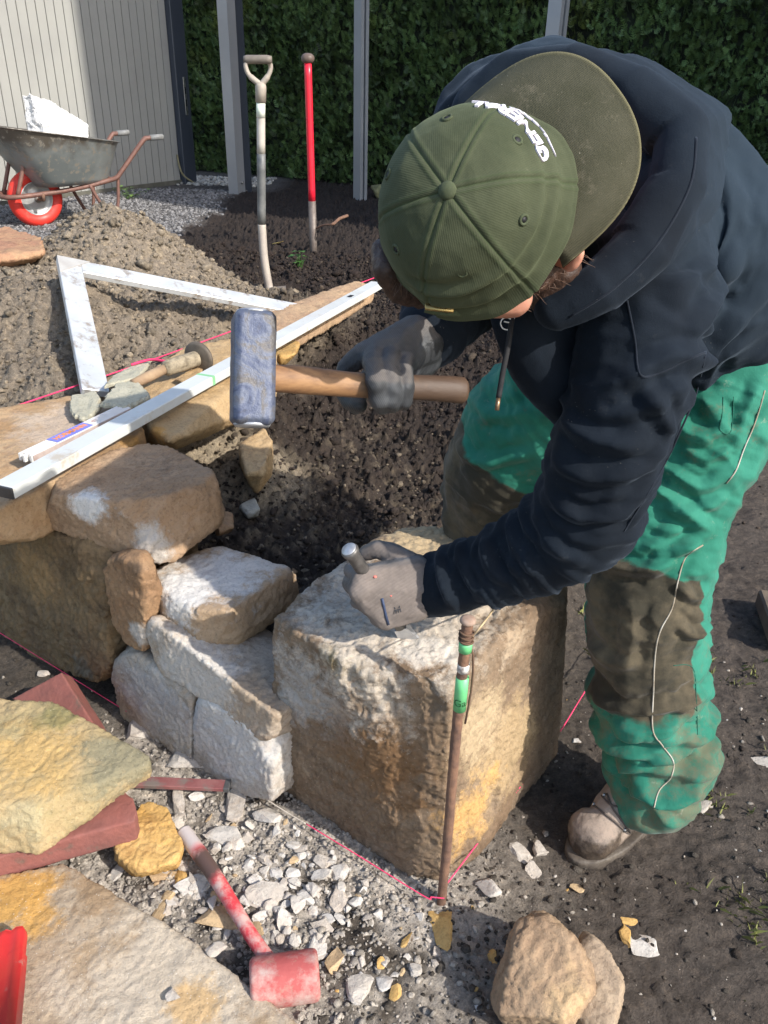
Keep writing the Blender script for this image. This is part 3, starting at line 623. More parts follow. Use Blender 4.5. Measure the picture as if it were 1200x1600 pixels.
K_b = [G(426, 1050, .36), G(424, 1150, .16), G(432, 1240, -.03), G(675, 1390, -.02), G(640, 1382, -.02), G(742, 1338, -.03), G(862, 1160, 0), G(870, 1160, .05), G(878, 1040, .25), G(690, 1385, 0), G(748, 1330, .02), G(862, 1190, -.05)]
K_k = [G(600, 835, .495)*[1, 1, 0]+[-.03, .04, 0], G(745, 826, .495)*[1, 1, 0]+[.03, 0, 0]]
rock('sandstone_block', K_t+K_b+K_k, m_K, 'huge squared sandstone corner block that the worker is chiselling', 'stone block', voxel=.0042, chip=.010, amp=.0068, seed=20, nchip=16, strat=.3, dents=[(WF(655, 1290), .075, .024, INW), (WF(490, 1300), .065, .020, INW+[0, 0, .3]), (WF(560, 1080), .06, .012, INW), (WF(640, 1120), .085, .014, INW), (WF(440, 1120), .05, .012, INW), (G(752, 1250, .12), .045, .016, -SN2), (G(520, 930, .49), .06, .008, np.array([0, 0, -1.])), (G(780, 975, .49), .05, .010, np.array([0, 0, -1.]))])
# foreground stones
m_Y = rockmat('sandstone_yellow', (.34, .27, .14), (.42, .31, .17), (.20, .165, .10), [(G(60, 1170, .25), .11, (.50, .33, .13), .85), (G(190, 1170, .24), .10, (.22, .20, .13), .9), (G(90, 1110, .25), .05, (.20, .18, .08), .8), (G(30, 1300, .2), .06, (.42, .36, .22), .8)], .35)
Y_t = [G(-120, 1080, .235), G(0, 1092, .235), G(80, 1098, .235), G(117, 1122, .23), G(155, 1150, .225), G(238, 1182, .21), G(233, 1196, .205), G(52, 1264, .215), G(0, 1252, .22), G(-120, 1255, .22)]
Y_b = [G(236, 1212, .165), G(112, 1285, .15), G(62, 1336, .125), G(0, 1328, .125), G(-120, 1330, .12), G(200, 1170, .16)-[0, 0, .02], G(0, 1110, .13)]
rock('sandstone', Y_t+Y_b, m_Y, 'yellow-green sandstone slab resting on the red bricks at the left edge', voxel=.0042, chip=.005, nchip=10, amp=.0048, seed=21, strat=.1)
m_L2 = rockmat('slab_tan', (.32, .235, .15), (.38, .31, .23), (.23, .16, .10), [(G(30, 1400, .07), .075, (.50, .28, .08), .95), (G(60, 1430, .07), .05, (.50, .28, .08), .8), (G(280, 1540, .07), .20, (.50, .43, .34), .75), (G(300, 1570, .07), .05, (.50, .30, .10), .6), (G(160, 1390, .07), .07, (.28, .19, .11), .8)], .8)
S_t = [G(-160, 1400, .07), G(0, 1366, .07), G(98, 1349, .07), G(215, 1423, .07), G(299, 1470, .065), G(373, 1540, .065), G(500, 1630, .06), G(560, 1750, .06), G(250, 1760, .06), G(100, 1640, .07), G(42, 1563, .07), G(-160, 1480, .07)]
rock('sandstone_slab', S_t+[p-[0, 0, .07] for p in S_t], m_L2, 'large flat tan slab lying on the ground in the lower left corner', 'stone slab', voxel=.0045, chip=.006, amp=.004, seed=22, nchip=20)
m_O = rockmat('sandstone_orange', (.52, .30, .09), (.56, .36, .14), (.36, .20, .07), [], .3)
rock('sandstone', [G(u, v, .06) for u, v in ((184, 1300), (226, 1250), (262, 1264), (280, 1320), (291, 1332), (282, 1350), (214, 1362), (178, 1335))]+[G(u, v, .01) for u, v in ((184, 1310), (226, 1262), (291, 1345), (284, 1362), (214, 1376), (180, 1345))], m_O, 'orange flat stone flake between the yellow slab and the mallet handle', voxel=.0035, chip=.008, amp=.0045, seed=23)
m_R1 = rockmat('sandstone_warm', (.30, .20, .125), (.37, .26, .165), (.17, .115, .075), [(G(870, 1440, .2), .035, (.55, .35, .14), .9), (G(900, 1560, .14), .07, (.52, .36, .20), .8), (G(820, 1500, .16), .05, (.30, .22, .15), .8)], .15)
R1 = [G(835, 1407, .14), G(800, 1440, .135), G(868, 1428, .14), G(893, 1452, .14), G(946, 1520, .12), G(940, 1540, .10), G(888, 1612, .09), G(775, 1540, .075), G(762, 1600, .06), G(800, 1480, .04), G(768, 1580, 0), G(860, 1640, 0), G(920, 1560, 0), G(870, 1470, 0)]
rock('sandstone', R1, m_R1, 'pointed warm brown stone in the lower right, the nearer of the leaning pair', voxel=.0045, chip=.012, amp=.006, seed=24)
R2 = [G(912, 1440, .10), G(935, 1458, .10), G(974, 1522, .085), G(972, 1545, .07), G(955, 1620, .06), G(890, 1612, .05), G(900, 1500, .08), G(920, 1460, 0), G(972, 1560, 0), G(940, 1640, 0), G(880, 1600, 0)]
rock('sandstone', R2, rockmat('sandstone_grey_brown', (.33, .25, .18), (.38, .29, .2), (.22, .16, .11)), 'grey-brown stone behind the pointed one in the lower right', voxel=.0045, chip=.012, amp=.005, seed=25)
# timber at the right edge
M_WOODG = simple('weathered_wood', (.13, .10, .07), (.08, .06, .045), 14, .9, 0, .5, 90, .004)
p = gpix(1195, 985); v, f_ = box(p+[.11, -.01, .04], (.12, -.02, 0), (.02, .10, 0), (0, 0, .028), .006); tag(mesh('timber_block', v, f_, M_WOODG, None, False), 'weathered timber block lying on the mud at the right edge', 'timber')

# ------------------------------------------------------------------ loose chips
m_ch = [rockmat('chip_white', (.60, .57, .53), (.50, .46, .41), (.36, .28, .22), pits=True, speck=.1), rockmat('chip_grey', (.50, .46, .41), (.44, .38, .32), (.30, .24, .19)), rockmat('chip_tan', (.46, .33, .20), (.52, .38, .22), (.32, .22, .13)), rockmat('chip_orange', (.55, .33, .11), (.6, .4, .16), (.38, .22, .08))]
def chip(c, w, l, h, ang, mat, seed, tilt=0.15, sub=ICO3, name='stone_chip', rough=.5):
    v = sub[0].copy(); r = np.random.default_rng(seed)
    for k in range(11):                               # flat facets
        d = nrm(r.normal(0, 1, 3)*[1, 1, .6]); s = v@d; lim = r.uniform(.34, .72); v = v-np.outer(np.maximum(s-lim, 0), d)
    v[:, 2] = np.clip(v[:, 2], -.7, .62); v *= 1+.16*fbm(v+seed*1.3, 1.6, 3, seed % 50)[:, None]
    v = v*np.array([w/2, l/2, h/2])/.8
    v += .03*min(w, l)*fbm(v/max(w, l), 6, 3, seed % 40)[:, None]
    t1, t2 = r.normal(0, tilt, 2); Rm = np.array(Matrix.Rotation(ang, 3, 'Z')@Matrix.Rotation(t1, 3, 'X')@Matrix.Rotation(t2, 3, 'Y'))
    v = v@Rm.T+np.array(c)+[0, 0, h*.28]
    return mesh(name, v, sub[1], mat, None, False)
big_chips = [  # u, v, wpx, lpx, hmm, ang, mat, label
    (225, 1146, 55, 40, 26, .3, 1, 'pinkish angular chip at the foot of the wall above the flat bar'),
    (300, 1185, 120, 75, 22, 0, 1, 'flat pinkish grey flake right above the flat red bar'),
    (345, 1310, 72, 48, 26, -.2, 0, 'white pitted chip just right of the mallet handle end'),
    (368, 1262, 66, 55, 30, .3, 1, 'grey chip below the right end of the flat bar'),
    (281, 1262, 28, 62, 22, .1, 1, 'upright grey sliver between the orange flake and the flat bar'),
    (426, 1278, 52, 40, 26, 0, 0, 'white chip close to the foot of the big block, under the pale string'),
    (310, 1385, 62, 60, 20, .4, 0, 'wide white flake left of the mallet handle'),
    (345, 1435, 84, 44, 22, .1, 2, 'tan layered flake beside the mallet handle, lower left side'),
    (333, 1412, 17, 34, 12, .1, 0, 'small oblong white chip touching the mallet handle'),
    (186, 1362, 34, 34, 20, 0, 0, 'small light grey chip at the lower left of the orange flake'),
    (457, 1368, 28, 24, 16, 0, 0, 'small white chip with dark pits, middle of the rubble'),
    (420, 1402, 64, 52, 18, .5, 1, 'broad greyish flake just right of the mallet handle, mid length'),
    (468, 1414, 36, 28, 14, .2, 0, 'white chip below the dark-pitted one in the rubble'),
    (532, 1365, 36, 28, 18, .2, 0, 'white pitted chip between rubble and the big block'),
    (500, 1450, 38, 30, 16, .3, 1, 'grey-tan chip up and right of the mallet head'),
    (500, 1480, 46, 30, 14, .6, 0, 'bright white flake right behind the mallet head'),
    (533, 1408, 40, 34, 14, .1, 1, 'pale chip nearest the string corner in the rubble'),
    (340, 1482, 32, 24, 10, 0, 1, 'grey chip on the edge of the flat slab near the mallet handle'),
    (268, 1557, 28, 24, 12, 0, 1, 'small grey pebble-like chip lying on the flat slab'),
    (522, 1505, 44, 48, 22, 0, 2, 'ochre chip beside the right end of the mallet head'),
    (565, 1540, 50, 60, 18, .4, 1, 'dull flake half sunk in the soil right of the mallet head'),
    (690, 1448, 46, 84, 16, .25, 3, 'long orange flake leaning at the foot of the rusty stake'),
    (762, 1384, 46, 38, 24, -.5, 0, 'white and rust chip at the right foot of the big block'),
    (1012, 1482, 62, 34, 8, .2, 0, 'thin white flake on the mud right of the leaning stones'),
    (977, 1462, 30, 34, 12, .2, 3, 'orange chip beside the thin white flake'),
    (978, 1440, 30, 14, 8, 0, 3, 'narrow orange sliver above the orange chip'),
    (905, 1391, 26, 14, 8, -.4, 2, 'small cream chip in front of the boot toe'),
    (1096, 1264, 38, 24, 18, .2, 1, 'grey pinkish stone chip behind the boot heel'),
    (1188, 1190, 34, 22, 12, 0, 1, 'pinkish chip at the right edge level with the trouser hem'),
    (900, 1158, 22, 14, 8, 0, 0, 'small white curved chip between the big block and the trouser leg'),
    (815, 1336, 40, 30, 24, 0, 1, 'grey clod-like stone left of the boot toe'),
    (842, 1330, 34, 38, 20, 0, 1, 'grey rounded stone touching the boot-side clod'),
    (836, 1362, 30, 26, 16, 0, 1, 'smaller grey stone in front of the pair left of the boot'),
    (770, 1500, 22, 40, 16, 0, 3, 'ochre chip tucked behind the pointed stone in the lower right'),
    (246, 1435, 34, 60, 18, -.5, 2, 'rusty tan chip at the slab edge below the orange flake'),
    (400, 1455, 40, 30, 14, .3, 2, 'tan chip right beside the mallet handle near its head'),
    (250, 1372, 60, 24, 14, .1, 2, 'tan layered chip under the orange flake'),
    (68, 1054, 28, 14, 14, .3, 1, 'small reddish grey stone left of the upright brick'),
    (500, 1345, 30, 26, 12, .3, 1, 'grey flake just below the pink string start'),
    (470, 1330, 34, 22, 12, -.3, 1, 'slim grey flake on the rubble near the pink string'),
]
for i, (u, v_, wp, lp_, hm, ang, mi, lb) in enumerate(big_chips):
    p = gpix(u, v_)
    if (u, v_) in ((268, 1557), (340, 1482)): p = G(u, v_, .072)
    d = np.dot(p-CAM, FW); chip(p, wp*d/FPX, lp_*d/FPX*1.15, hm/1000*.85, ang, m_ch[mi], 300+i); tag(bpy.data.objects[-1] if False else COL.objects[-1], lb, 'stone chip', 'stone chips on the ground')
poly_reg = [(200, 1290), (290, 1230), (420, 1280), (470, 1290), (560, 1370), (650, 1410), (700, 1500), (600, 1590), (520, 1560), (400, 1480), (260, 1420)]
def inpoly(x, y, P):
    r = False; j = len(P)-1
    for i in range(len(P)):
        if (P[i][1] > y) != (P[j][1] > y) and x < (P[j][0]-P[i][0])*(y-P[i][1])/(P[j][1]-P[i][1])+P[i][0]: r = not r
        j = i
    return r
LMK = [(330, 1370, 'left of the mallet handle'), (400, 1370, 'right of the mallet handle'), (400, 1560, 'left of the mallet head'), (445, 1470, 'just behind the mallet head'), (540, 1540, 'right of the mallet head'), (300, 1240, 'beside the flat red bar'), (225, 1330, 'beside the orange flake'), (520, 1335, 'under the pink string'), (640, 1440, 'near the foot of the stake'), (270, 1440, 'at the edge of the flat slab'), (490, 1410, 'in the open middle of the rubble'), (430, 1270, 'at the foot of the wall')]
cnt = 0; tr = 0; rr = random.Random(9)
while cnt < 285 and tr < 9000:
    tr += 1; u = rr.uniform(200, 700); v_ = rr.uniform(1230, 1595)
    if not inpoly(u, v_, poly_reg): continue
    wt = math.exp(-(((u-400)/170)**2+((v_-1385)/110)**2))
    if rr.random() > .12+wt: continue
    p = gpix(u, v_, 3); s = .008+.024*rr.random()**2.0; mi = rr.choices([0, 1, 2, 3], [.6, .28, .09, .03])[0]
    o = chip(p, s*rr.uniform(1, 1.7), s*rr.uniform(.9, 1.3), s*rr.uniform(.35, .7), rr.uniform(0, 6), m_ch[mi], 900+tr, .3, ICO2)
    cn = ('white', 'grey', 'tan', 'orange')[mi]; sz = 'tiny' if s < .0115 else ('small' if s < .019 else 'larger')
    lm = min(LMK, key=lambda q: (q[0]-u)**2+(q[1]-v_)**2)[2]; tag(o, sz+' '+cn+' stone chip '+lm, 'stone chip', sz+' '+cn+' chips '+lm); cnt += 1
for k in range(60):
    u = rr.uniform(720, 1200); v_ = rr.uniform(1080, 1600)
    if 870 < u < 1110 and 1150 < v_ < 1370: continue
    p = gpix(u, v_, 3); s = .003+.008*rr.random()**2.5; mi = rr.choices([0, 1, 3], [.5, .3, .2])[0]
    o = chip(p, s*rr.uniform(1, 1.7), s, s*.5, rr.uniform(0, 6), m_ch[mi], 1900+k, .3, ICO2)
    lm = min([(1000, 1400, 'in front of the boot'), (1160, 1250, 'in the mud behind the boot'), (780, 1280, 'between block and boot'), (1100, 1540, 'in the mud at the lower right corner'), (850, 1400, 'behind the pointed stone'), (1170, 1100, 'in the mud at the right edge'), (720, 1520, 'left of the pointed stone'), (900, 1120, 'between block and trouser leg')], key=lambda q: (q[0]-u)**2+(q[1]-v_)**2)[2]
    cn = ('white', 'grey', '', 'orange')[mi]; tag(o, 'tiny '+cn+' chip '+lm, 'stone chip', 'tiny '+cn+' chips '+lm)
# fallen leaf on the dark soil
p = gpix(432, 385); vs = [(p+np.array(q)) for q in ((-.03, 0, .012), (0, -.018, .02), (.045, .012, .03), (.01, .022, .012), (-.01, .012, .02))]
tag(mesh('leaf', vs+[q-[0, 0, .002] for q in vs], [(0, 1, 2, 3, 4), (9, 8, 7, 6, 5)]+[(i, (i+1) % 5+0, 5+(i+1) % 5, 5+i) for i in range(5)], simple('leaf_yellow', (.62, .42, .12)), None, False), 'yellow fallen leaf on the dark soil behind the spade', 'leaf')

# ------------------------------------------------------------------ tools and site kit
M_GALV = simple('galvanised', (.62, .63, .63), (.52, .53, .53), 12, .45, .35, .2, 120, .001, (.33, .28, .23), 16, .58)
M_WHITE = simple('white_alu', (.60, .615, .60), (.55, .56, .54), 9, .4, .05, .1, 150, .001, (.48, .42, .34), 10, .62)
M_RUST = simple('rust', (.22, .12, .075), (.13, .075, .055), 40, .85, .15, .6, 150, .003)
M_HANDLE = simple('ash_wood', (.40, .245, .13), (.32, .18, .09), 25, .65, 0, .35, 160, .002, (.12, .08, .05), 14, .6)
M_REDP = simple('red_paint', (.62, .035, .045), (.55, .03, .04), 10, .42, 0, .1, 100, .001, (.30, .10, .08), 22, .64)
def bar(a, b, wv, hv, bev=.002):
    """bar from a to b, half-width vector wv and half-height vector hv"""
    a = np.array(a); b = np.array(b); return box((a+b)/2, (b-a)/2, wv, hv, bev)
# straightedge (2 m), a hollow rectangular section
La = G(5, 768, .625); Lb = G(589, 445, .615); ld = nrm(Lb-La); lw = nrm(np.cross(ld, [0, 0, 1])); lu = np.cross(lw, ld)
lev = empty('straightedge', La); tag(lev, 'long white aluminium straightedge lying diagonally across the wall top', 'straightedge')
v, f_ = bar(La, Lb, lw*.026, lu*.0125, .002); mesh('bar', v, f_, M_WHITE, lev, False)
v, f_ = bar(La-ld*.004, La+ld*.002, lw*.0255, lu*.012, .001); mesh('end_cap', v, f_, simple('cap_black', (.03, .03, .032), rough=.5), lev, False)
v, f_ = bar(La+ld*.735, La+ld*.75, lw*.0262, lu*.0127, .001); mesh('green_mark', v, f_, simple('green_mark', (.25, .55, .28)), lev, False)
vl = Lb-ld*.28; v, f_ = bar(vl-ld*.02, vl+ld*.02, lw*.010, lu*.0132, .002); mesh('slot', v, f_, M_SLOT, lev, False)
# big set square leaning on the pile
Q0, Q1, Q2 = PT(88, 404, 2.65), PT(127, 612, 2.2), PT(466, 482, 3.1)
qa = nrm(Q1-Q0); qb = nrm(Q2-Q0); qn = nrm(np.cross(qa, qb)); qn = qn if qn[2] > 0 else -qn; qb = nrm(np.cross(qn, qa)); qb = qb if np.dot(qb, Q2-Q0) > 0 else -qb
LA_, LB_ = np.linalg.norm(Q1-Q0), np.linalg.norm(Q2-Q0); sq = empty('set_square', Q0); tag(sq, 'big aluminium builder\'s set square leaning against the sand pile', 'set square')
wS = .074
v, f_ = bar(Q0+qb*wS/2+qa*.0, Q0+qb*wS/2+qa*LA_, qb*wS/2, qn*.011, .002); mesh('short_arm', v, f_, M_GALV, sq, False)
v, f_ = bar(Q0+qa*wS/2+qb*(wS+.0005), Q0+qa*wS/2+qb*LB_, qa*wS/2, qn*.0105, .002); mesh('long_arm', v, f_, M_GALV, sq, False)
tri = [Q0+qn*.0112, Q0+qa*(wS+.03)+qn*.0112, Q0+qb*(wS+.03)+qn*.0112]; tri += [p+qn*.002 for p in tri]
v, f_ = hullmesh(tri); mesh('corner_plate', v, f_, simple('plate', (.52, .50, .46), (.45, .42, .38), 20, .5, .3), sq, False)
# strings
M_PINK = simple('pink_string', (.85, .05, .16), rough=.7); M_PALE = simple('pale_string', (.62, .55, .46), rough=.8)
def cord(name, pts, r, m, lb, n=10):
    v, f_ = tube(spline(pts, n), r, 6); return tag(mesh(name, v, f_, m, None), lb, 'string')
s0 = G(0, 989, .03); s1 = G(150, 1082, .03); s2_ = G(418, 1250, .03); s3 = G(478, 1287, .03); s4 = G(662, 1400, .03); st = np.array([.126, .972, .03])
cord('string', [s0-(s1-s0)*.6, s0, s1, G(200, 1113, .03)], .0011, M_PINK, 'dark pink string along the wall foot at the left edge')
cord('string', [G(200, 1113, .03), G(300, 1170, .032), s2_, s3], .0012, M_PALE, 'mortar-whitened stretch of string in front of the pale foot stones')
cord('string', [s3, G(560, 1337, .03), s4, st+[-.02, -.01, 0], st+[.004, -.012, 0]], .0013, M_PINK, 'bright pink string running from the rubble to the stake')
cord('string', [st+[.006, 0, .02], G(860, 1165, .05), G(930, 1055, .06), G(1080, 822, .10), G(1200, 637, .17), G(1260, 545, .21)], .0014, M_PINK, 'pink string from the stake past the block to the right edge')
cord('string', [PT(-60, 664, 1.95), PT(0, 643, 2.05), PT(300, 540, 2.65), PT(585, 434, 3.6), PT(620, 420, 3.9)], .0022, M_PINK, 'taut pink string above the back of the wall')
cord('string', [PT(205, 570, 2.3), PT(235, 562, 2.32), PT(262, 565, 2.3)], .004, M_PINK, 'short loose pink string end beside the slate shards')
# stake
stk = empty('stake', (.126, .972, -.03)); tag(stk, 'rusty iron stake with green tape standing at the front corner of the block', 'stake')
sb = np.array([.126, .972, -.05]); tp = PT(731, 970, np.dot(sb+[0, 0, .70]-CAM, FW)); sx = nrm(tp-sb)
bend = [sb, sb+(tp-sb)*.3+[.001, 0, 0], sb+(tp-sb)*.65+[-.0015, 0, 0], tp]
v, f_ = tube(spline(bend, 6), .0088, 12); c_, n_, ff = remesh(v, f_, .0018, 1); c_ += n_*(.0012*fbm(c_, 60, 3))[:, None]; mesh('rod', c_, ff, M_RUST, stk)
v, f_ = tube([tp-sx*.004, tp-sx*.001, tp+sx*.004, tp+sx*.006], [.010, .0125, .0115, .007], 14); mesh('head', v, f_, simple('rust_head', (.38, .28, .22), (.28, .18, .13), 60, .8, .1, .4), stk)
M_GT = simple('green_tape', (.16, .55, .22), (.13, .48, .20), 20, .45, 0, .1)
def on_stake(u, v): return sb+sx*(np.dot(onplane(u, v, sb, nrm(np.array([0, -1, .0])))-sb, sx))
t1, t2 = on_stake(722, 1058), on_stake(719, 1108); t3, t4 = on_stake(730, 1003), on_stake(729, 1017)
for a_, b_ in ((t1, t2), (t3, t4)):
    v, f_ = tube([a_, (a_*2+b_)/3, b_], .0104, 18, True); tp_ = mesh('tape', v, f_, M_GT, stk)
    if a_ is t1:
        cu = bpy.data.curves.new('tape_text', 'FONT'); cu.body = 'Ga'; cu.size = .019; cu.align_x = 'CENTER'; cu.extrude = .0003
        ot = bpy.data.objects.new('tmp', cu); COL.objects.link(ot); me = bake(ot) if False else bpy.data.meshes.new_from_object(ot.evaluated_get(bpy.context.evaluated_depsgraph_get()))
        bpy.data.objects.remove(ot); c_, _ = arrays(me); ff = [tuple(p.vertices) for p in me.polygons]
        ctr = t2+(t1-t2)*.2; toc = nrm((CAM-ctr)*[1, 1, 0]); rtv = nrm(np.cross(toc, sx))*-1
        an = c_[:, 0]/.0106; R_ = .0107+c_[:, 2]; side = nrm(np.cross(sx, toc)); vs = ctr+np.outer(np.sin(an)*R_, side)+np.outer(np.cos(an)*R_, toc)+np.outer(c_[:, 1], sx)
        mesh('lettering', vs, ff, simple('ink_green', (.02, .10, .03)), tp_, False)
v, f_ = tube([t1+sx*.012, t1+sx*.020, t1+sx*.026], .0099, 14); c_ = v+.0012*fbm(v, 90, 2)[:, None]; mesh('paint_splash', c_, f_, simple('white_paint', (.7, .68, .64), (.15, .1, .08), 90), stk)
wr = []
for k in range(50):
    t = k/49; an = t*5.5*pi; a_ = nrm(np.cross(sx, [0, 1, 0])); b_ = np.cross(sx, a_); wr.append(tp-sx*(.018+.022*t)+.0105*(cos(an)*a_+sin(an)*b_))
a_ = nrm(np.cross(sx, [0, 1, 0])); wr += [tp-sx*.06+a_*-.0+[.0125, -.004, 0], tp-sx*.13+[.015, -.004, 0], tp-sx*.20+[.011, -.003, 0]]
v, f_ = tube(spline(wr, 2), .0018, 6); mesh('tie_string', v, f_, simple('jute_brown', (.13, .075, .045), rough=.9), stk)
v, f_ = tube(spline([tp-sx*.03+[.008, 0, 0], tp+[.03, .02, -.012], G(783, 935, .505)], 6), .0016, 6); mesh('tie_end', v, f_, simple('jute_pale', (.50, .38, .22), rough=.9), stk)

# mallet on the rubble
hd = G(445, 1530, .052); ha = nrm(G(500, 1520, .052)-G(392, 1536, .052)); mal = empty('mallet', hd*[1, 1, 0]); tag(mal, 'dusty red mallet with a round head and worn red handle lying on the rubble', 'mallet')
hl = .056; v, f_ = tube([hd-ha*hl, hd-ha*(hl-.004), hd-ha*(hl-.010), hd+ha*(hl-.010), hd+ha*(hl-.004), hd+ha*hl], [.034, .039, .040, .040, .039, .034], 40)
mm = NB('mallet_red'); nn = mm.noise(16, 8, .7); cc_ = mm.mix(mm.mapr(nn, .42, .62), (.36, .075, .07), (.44, .33, .29)); cc_ = mm.mix(mm.mapr(mm.noise(40, 5, .7), .58, .7), cc_, (.30, .16, .12)); m_mal = mm.fin(cc_, .75, mm.bump(mm.noise(90, 5), .4, .003))
c_, n_, ff = remesh(v, f_, .0022, 1); c_ += n_*(.0010*fbm(c_, 50, 3))[:, None]; mesh('head', c_, ff, m_mal, mal)
hp = [hd+[0, 0, .0], G(405, 1480, .05), G(370, 1425, .05), G(330, 1360, .045), G(300, 1318, .04), G(287, 1300, .038)]
v, f_ = tube(spline(hp, 6), list(np.interp(np.arange(31), [0, 10, 20, 31], [.0125, .0125, .0150, .0155])), 16); v2 = []
mh = NB('mallet_handle'); gp = mh.noise(30, 8, .7); dd = mh.dist(G(322, 1352, .05)); c1 = mh.mix(mh.mapr(gp, .40, .6), (.58, .05, .06), (.55, .38, .33)); dk = mh.mapr(mh.math('ADD', dd, mh.math('MULTIPLY', gp, .05)), .05, .07, 1, 0); c1 = mh.mix(dk, c1, (.10, .06, .05)); de = mh.mapr(mh.math('ADD', mh.dist(G(292, 1308, .04)), mh.math('MULTIPLY', gp, .03)), .048, .065, 1, 0); c1 = mh.mix(de, c1, (.50, .44, .42))
v = v+0; mesh('handle', v, f_, mh.fin(c1, .6, mh.bump(mh.noise(120, 4), .3, .002)), mal)
# flat red bar
pa, pb = G(216, 1222, .038), G(358, 1228, .040); bd = nrm(pb-pa); wv = nrm(np.cross(bd, [0, 0, 1])); fbm_ = empty('flat_bar', pa); tag(fbm_, 'short flat steel bar with faded dark red paint lying below the wall foot', 'bar')
v, f_ = bar(pa-bd*.03, pb, wv*.0125, np.cross(wv, bd)*.005, .001); mesh('bar', v, f_, simple('bar_red', (.22, .07, .07), (.30, .13, .12), 20, .6, .2, .3, 100, .002, (.20, .16, .14), 14, .55), fbm_, False)
v, f_ = bar(pb-bd*.010, pb+bd*.002, wv*.0135, np.cross(wv, bd)*.0058, .001); mesh('end_piece', v, f_, simple('bar_end', (.12, .12, .12), rough=.5, metal=.5), fbm_, False)
# bricks
M_BRICK = simple('brick_red', (.23, .08, .065), (.17, .065, .055), 18, .85, 0, .5, 90, .004, (.12, .09, .07), 9, .6)
def brick(pts, h, lb, dn=None):
    pts = [np.array(p) for p in pts]; dn = np.array([0, 0, -h]) if dn is None else dn
    v, f_ = hullmesh(pts+[p+dn for p in pts]); c_, n_, ff = remesh(v, f_, .003, 2); c_ += n_*(.0018*fbm(c_, 30, 4)+.0008*fbm(c_, 120, 3))[:, None]
    tag(mesh('brick', c_, ff, M_BRICK, None), lb, 'brick')
brick([G(-120, 1318, .118), G(0, 1325, .118), G(208, 1248, .118), G(214, 1268, .115), G(210, 1283, .112), G(-120, 1372, .115), G(150, 1200, .118), G(-60, 1230, .118)], .055, 'dull red brick lying flat under the yellow-green slab')
brick([G(18, 1092, .10), G(96, 1050, .155), G(152, 1140, .09), G(165, 1160, .06)], .0, 'tilted dark red paving brick behind the yellow-green slab', np.array([.0, .045, -.05]))
# red plastic grip bottom left
rg_ = empty('tool_handle', G(15, 1530, .1)); tag(rg_, 'bright red plastic tool handle entering at the lower left corner', 'handle')
g0, g1 = G(22, 1462, .115), G(2, 1640, .16); gd = nrm(g1-g0); gw = nrm(np.cross(gd, [0, 0, 1]))*-1; gu = np.cross(gd, gw); gu = gu if gu[2] > 0 else -gu
sec = [(-.030, -.012), (-.034, 0), (-.030, .012), (-.012, .016), (-.004, .010), (.006, .016), (.017, .014), (.021, 0), (.017, -.012)]
vs = []; prof = [(-.004, .80), (.0, .93), (.010, 1), (.05, 1.0), (.055, 1.12), (.20, 1.15)]
for t, s_ in prof:
    for a_, b_ in sec: vs.append(g0+gd*t+gw*a_*s_+gu*b_*s_)
K = len(sec); fs = [tuple(range(K))]+[(i*K+j, i*K+(j+1) % K, (i+1)*K+(j+1) % K, (i+1)*K+j) for i in range(len(prof)-1) for j in range(K)]+[tuple((len(prof)-1)*K+j for j in range(K))[::-1]]
mesh('grip', vs, fs, simple('red_plastic', (.72, .03, .035), (.66, .03, .03), 12, .38, 0, .15, 60, .002, (.55, .32, .26), 13, .6), rg_)
# slate shards and round-ended tool on the wall
m_sl = rockmat('slate', (.40, .38, .29), (.46, .43, .33), (.28, .26, .2), [], .1)
def plate(name, pix, Z, th, mat, lb, cat, amp=.002):
    pts = [np.array(G(u, v, z)) for (u, v), z in zip(pix, Z if isinstance(Z, (list, tuple)) else [Z]*len(pix))]
    c0 = np.mean(pts, 0); top = []
    for i in range(len(pts)):                      # ragged edge
        a_, b_ = pts[i], pts[(i+1) % len(pts)]; m_n = max(2, int(np.linalg.norm(b_-a_)/.006))
        for k in range(m_n): top.append(a_+(b_-a_)*k/m_n)
    top = np.array(top); top += (top-c0)*(.22*fbm(top, 50, 4, 2, .65))[:, None]
    n_ = len(top); rings = [top, c0+(top-c0)*.93+[0, 0, th*.5], c0+(top-c0)*.5+[0, 0, th*.6]]; th = th*.55; vs = np.vstack(rings+[c0[None]+[0, 0, th*.6]]+[top-[0, 0, th]]); b0 = 3*n_+1
    fs = []
    for r_ in (0, 1): fs += [(r_*n_+i, r_*n_+(i+1) % n_, (r_+1)*n_+(i+1) % n_, (r_+1)*n_+i) for i in range(n_)]
    fs += [(2*n_+i, 2*n_+(i+1) % n_, 3*n_) for i in range(n_)]+[(i, b0+i, b0+(i+1) % n_, (i+1) % n_) for i in range(n_)]+[tuple(b0+i for i in range(n_))[::-1]]
    vs = vs+np.array([0, 0, 1])*(amp*fbm(vs, 40, 3))[:, None]
    return tag(mesh(name, vs, fs, mat, None, False), lb, cat)
plate('slate_shard', [(108, 640), (112, 620), (148, 612), (158, 622), (150, 638), (160, 634), (138, 655), (120, 654)], .605, .010, m_sl, 'small curved greenish slate shard left of the larger shard', 'slate')
plate('slate_shard', [(158, 632), (182, 600), (214, 596), (230, 612), (236, 622), (196, 638)], .615, .011, m_sl, 'larger fan-shaped greenish slate shard next to the folding rule', 'slate')
plate('slate_shard', [(164, 604), (176, 590), (208, 572), (236, 562), (232, 572), (214, 592), (180, 600)], .610, .009, m_sl, 'pointed greenish slate shard behind the other two', 'slate')
e = empty('mason_float', G(262, 580, .60)); tag(e, 'old disc-ended mason\'s tool with a wooden grip lying on the wall', 'tool')
T0, T1, T2, T3 = G(208, 600, .615), G(256, 577, .625), G(308, 560, .632), G(322, 552, .635)
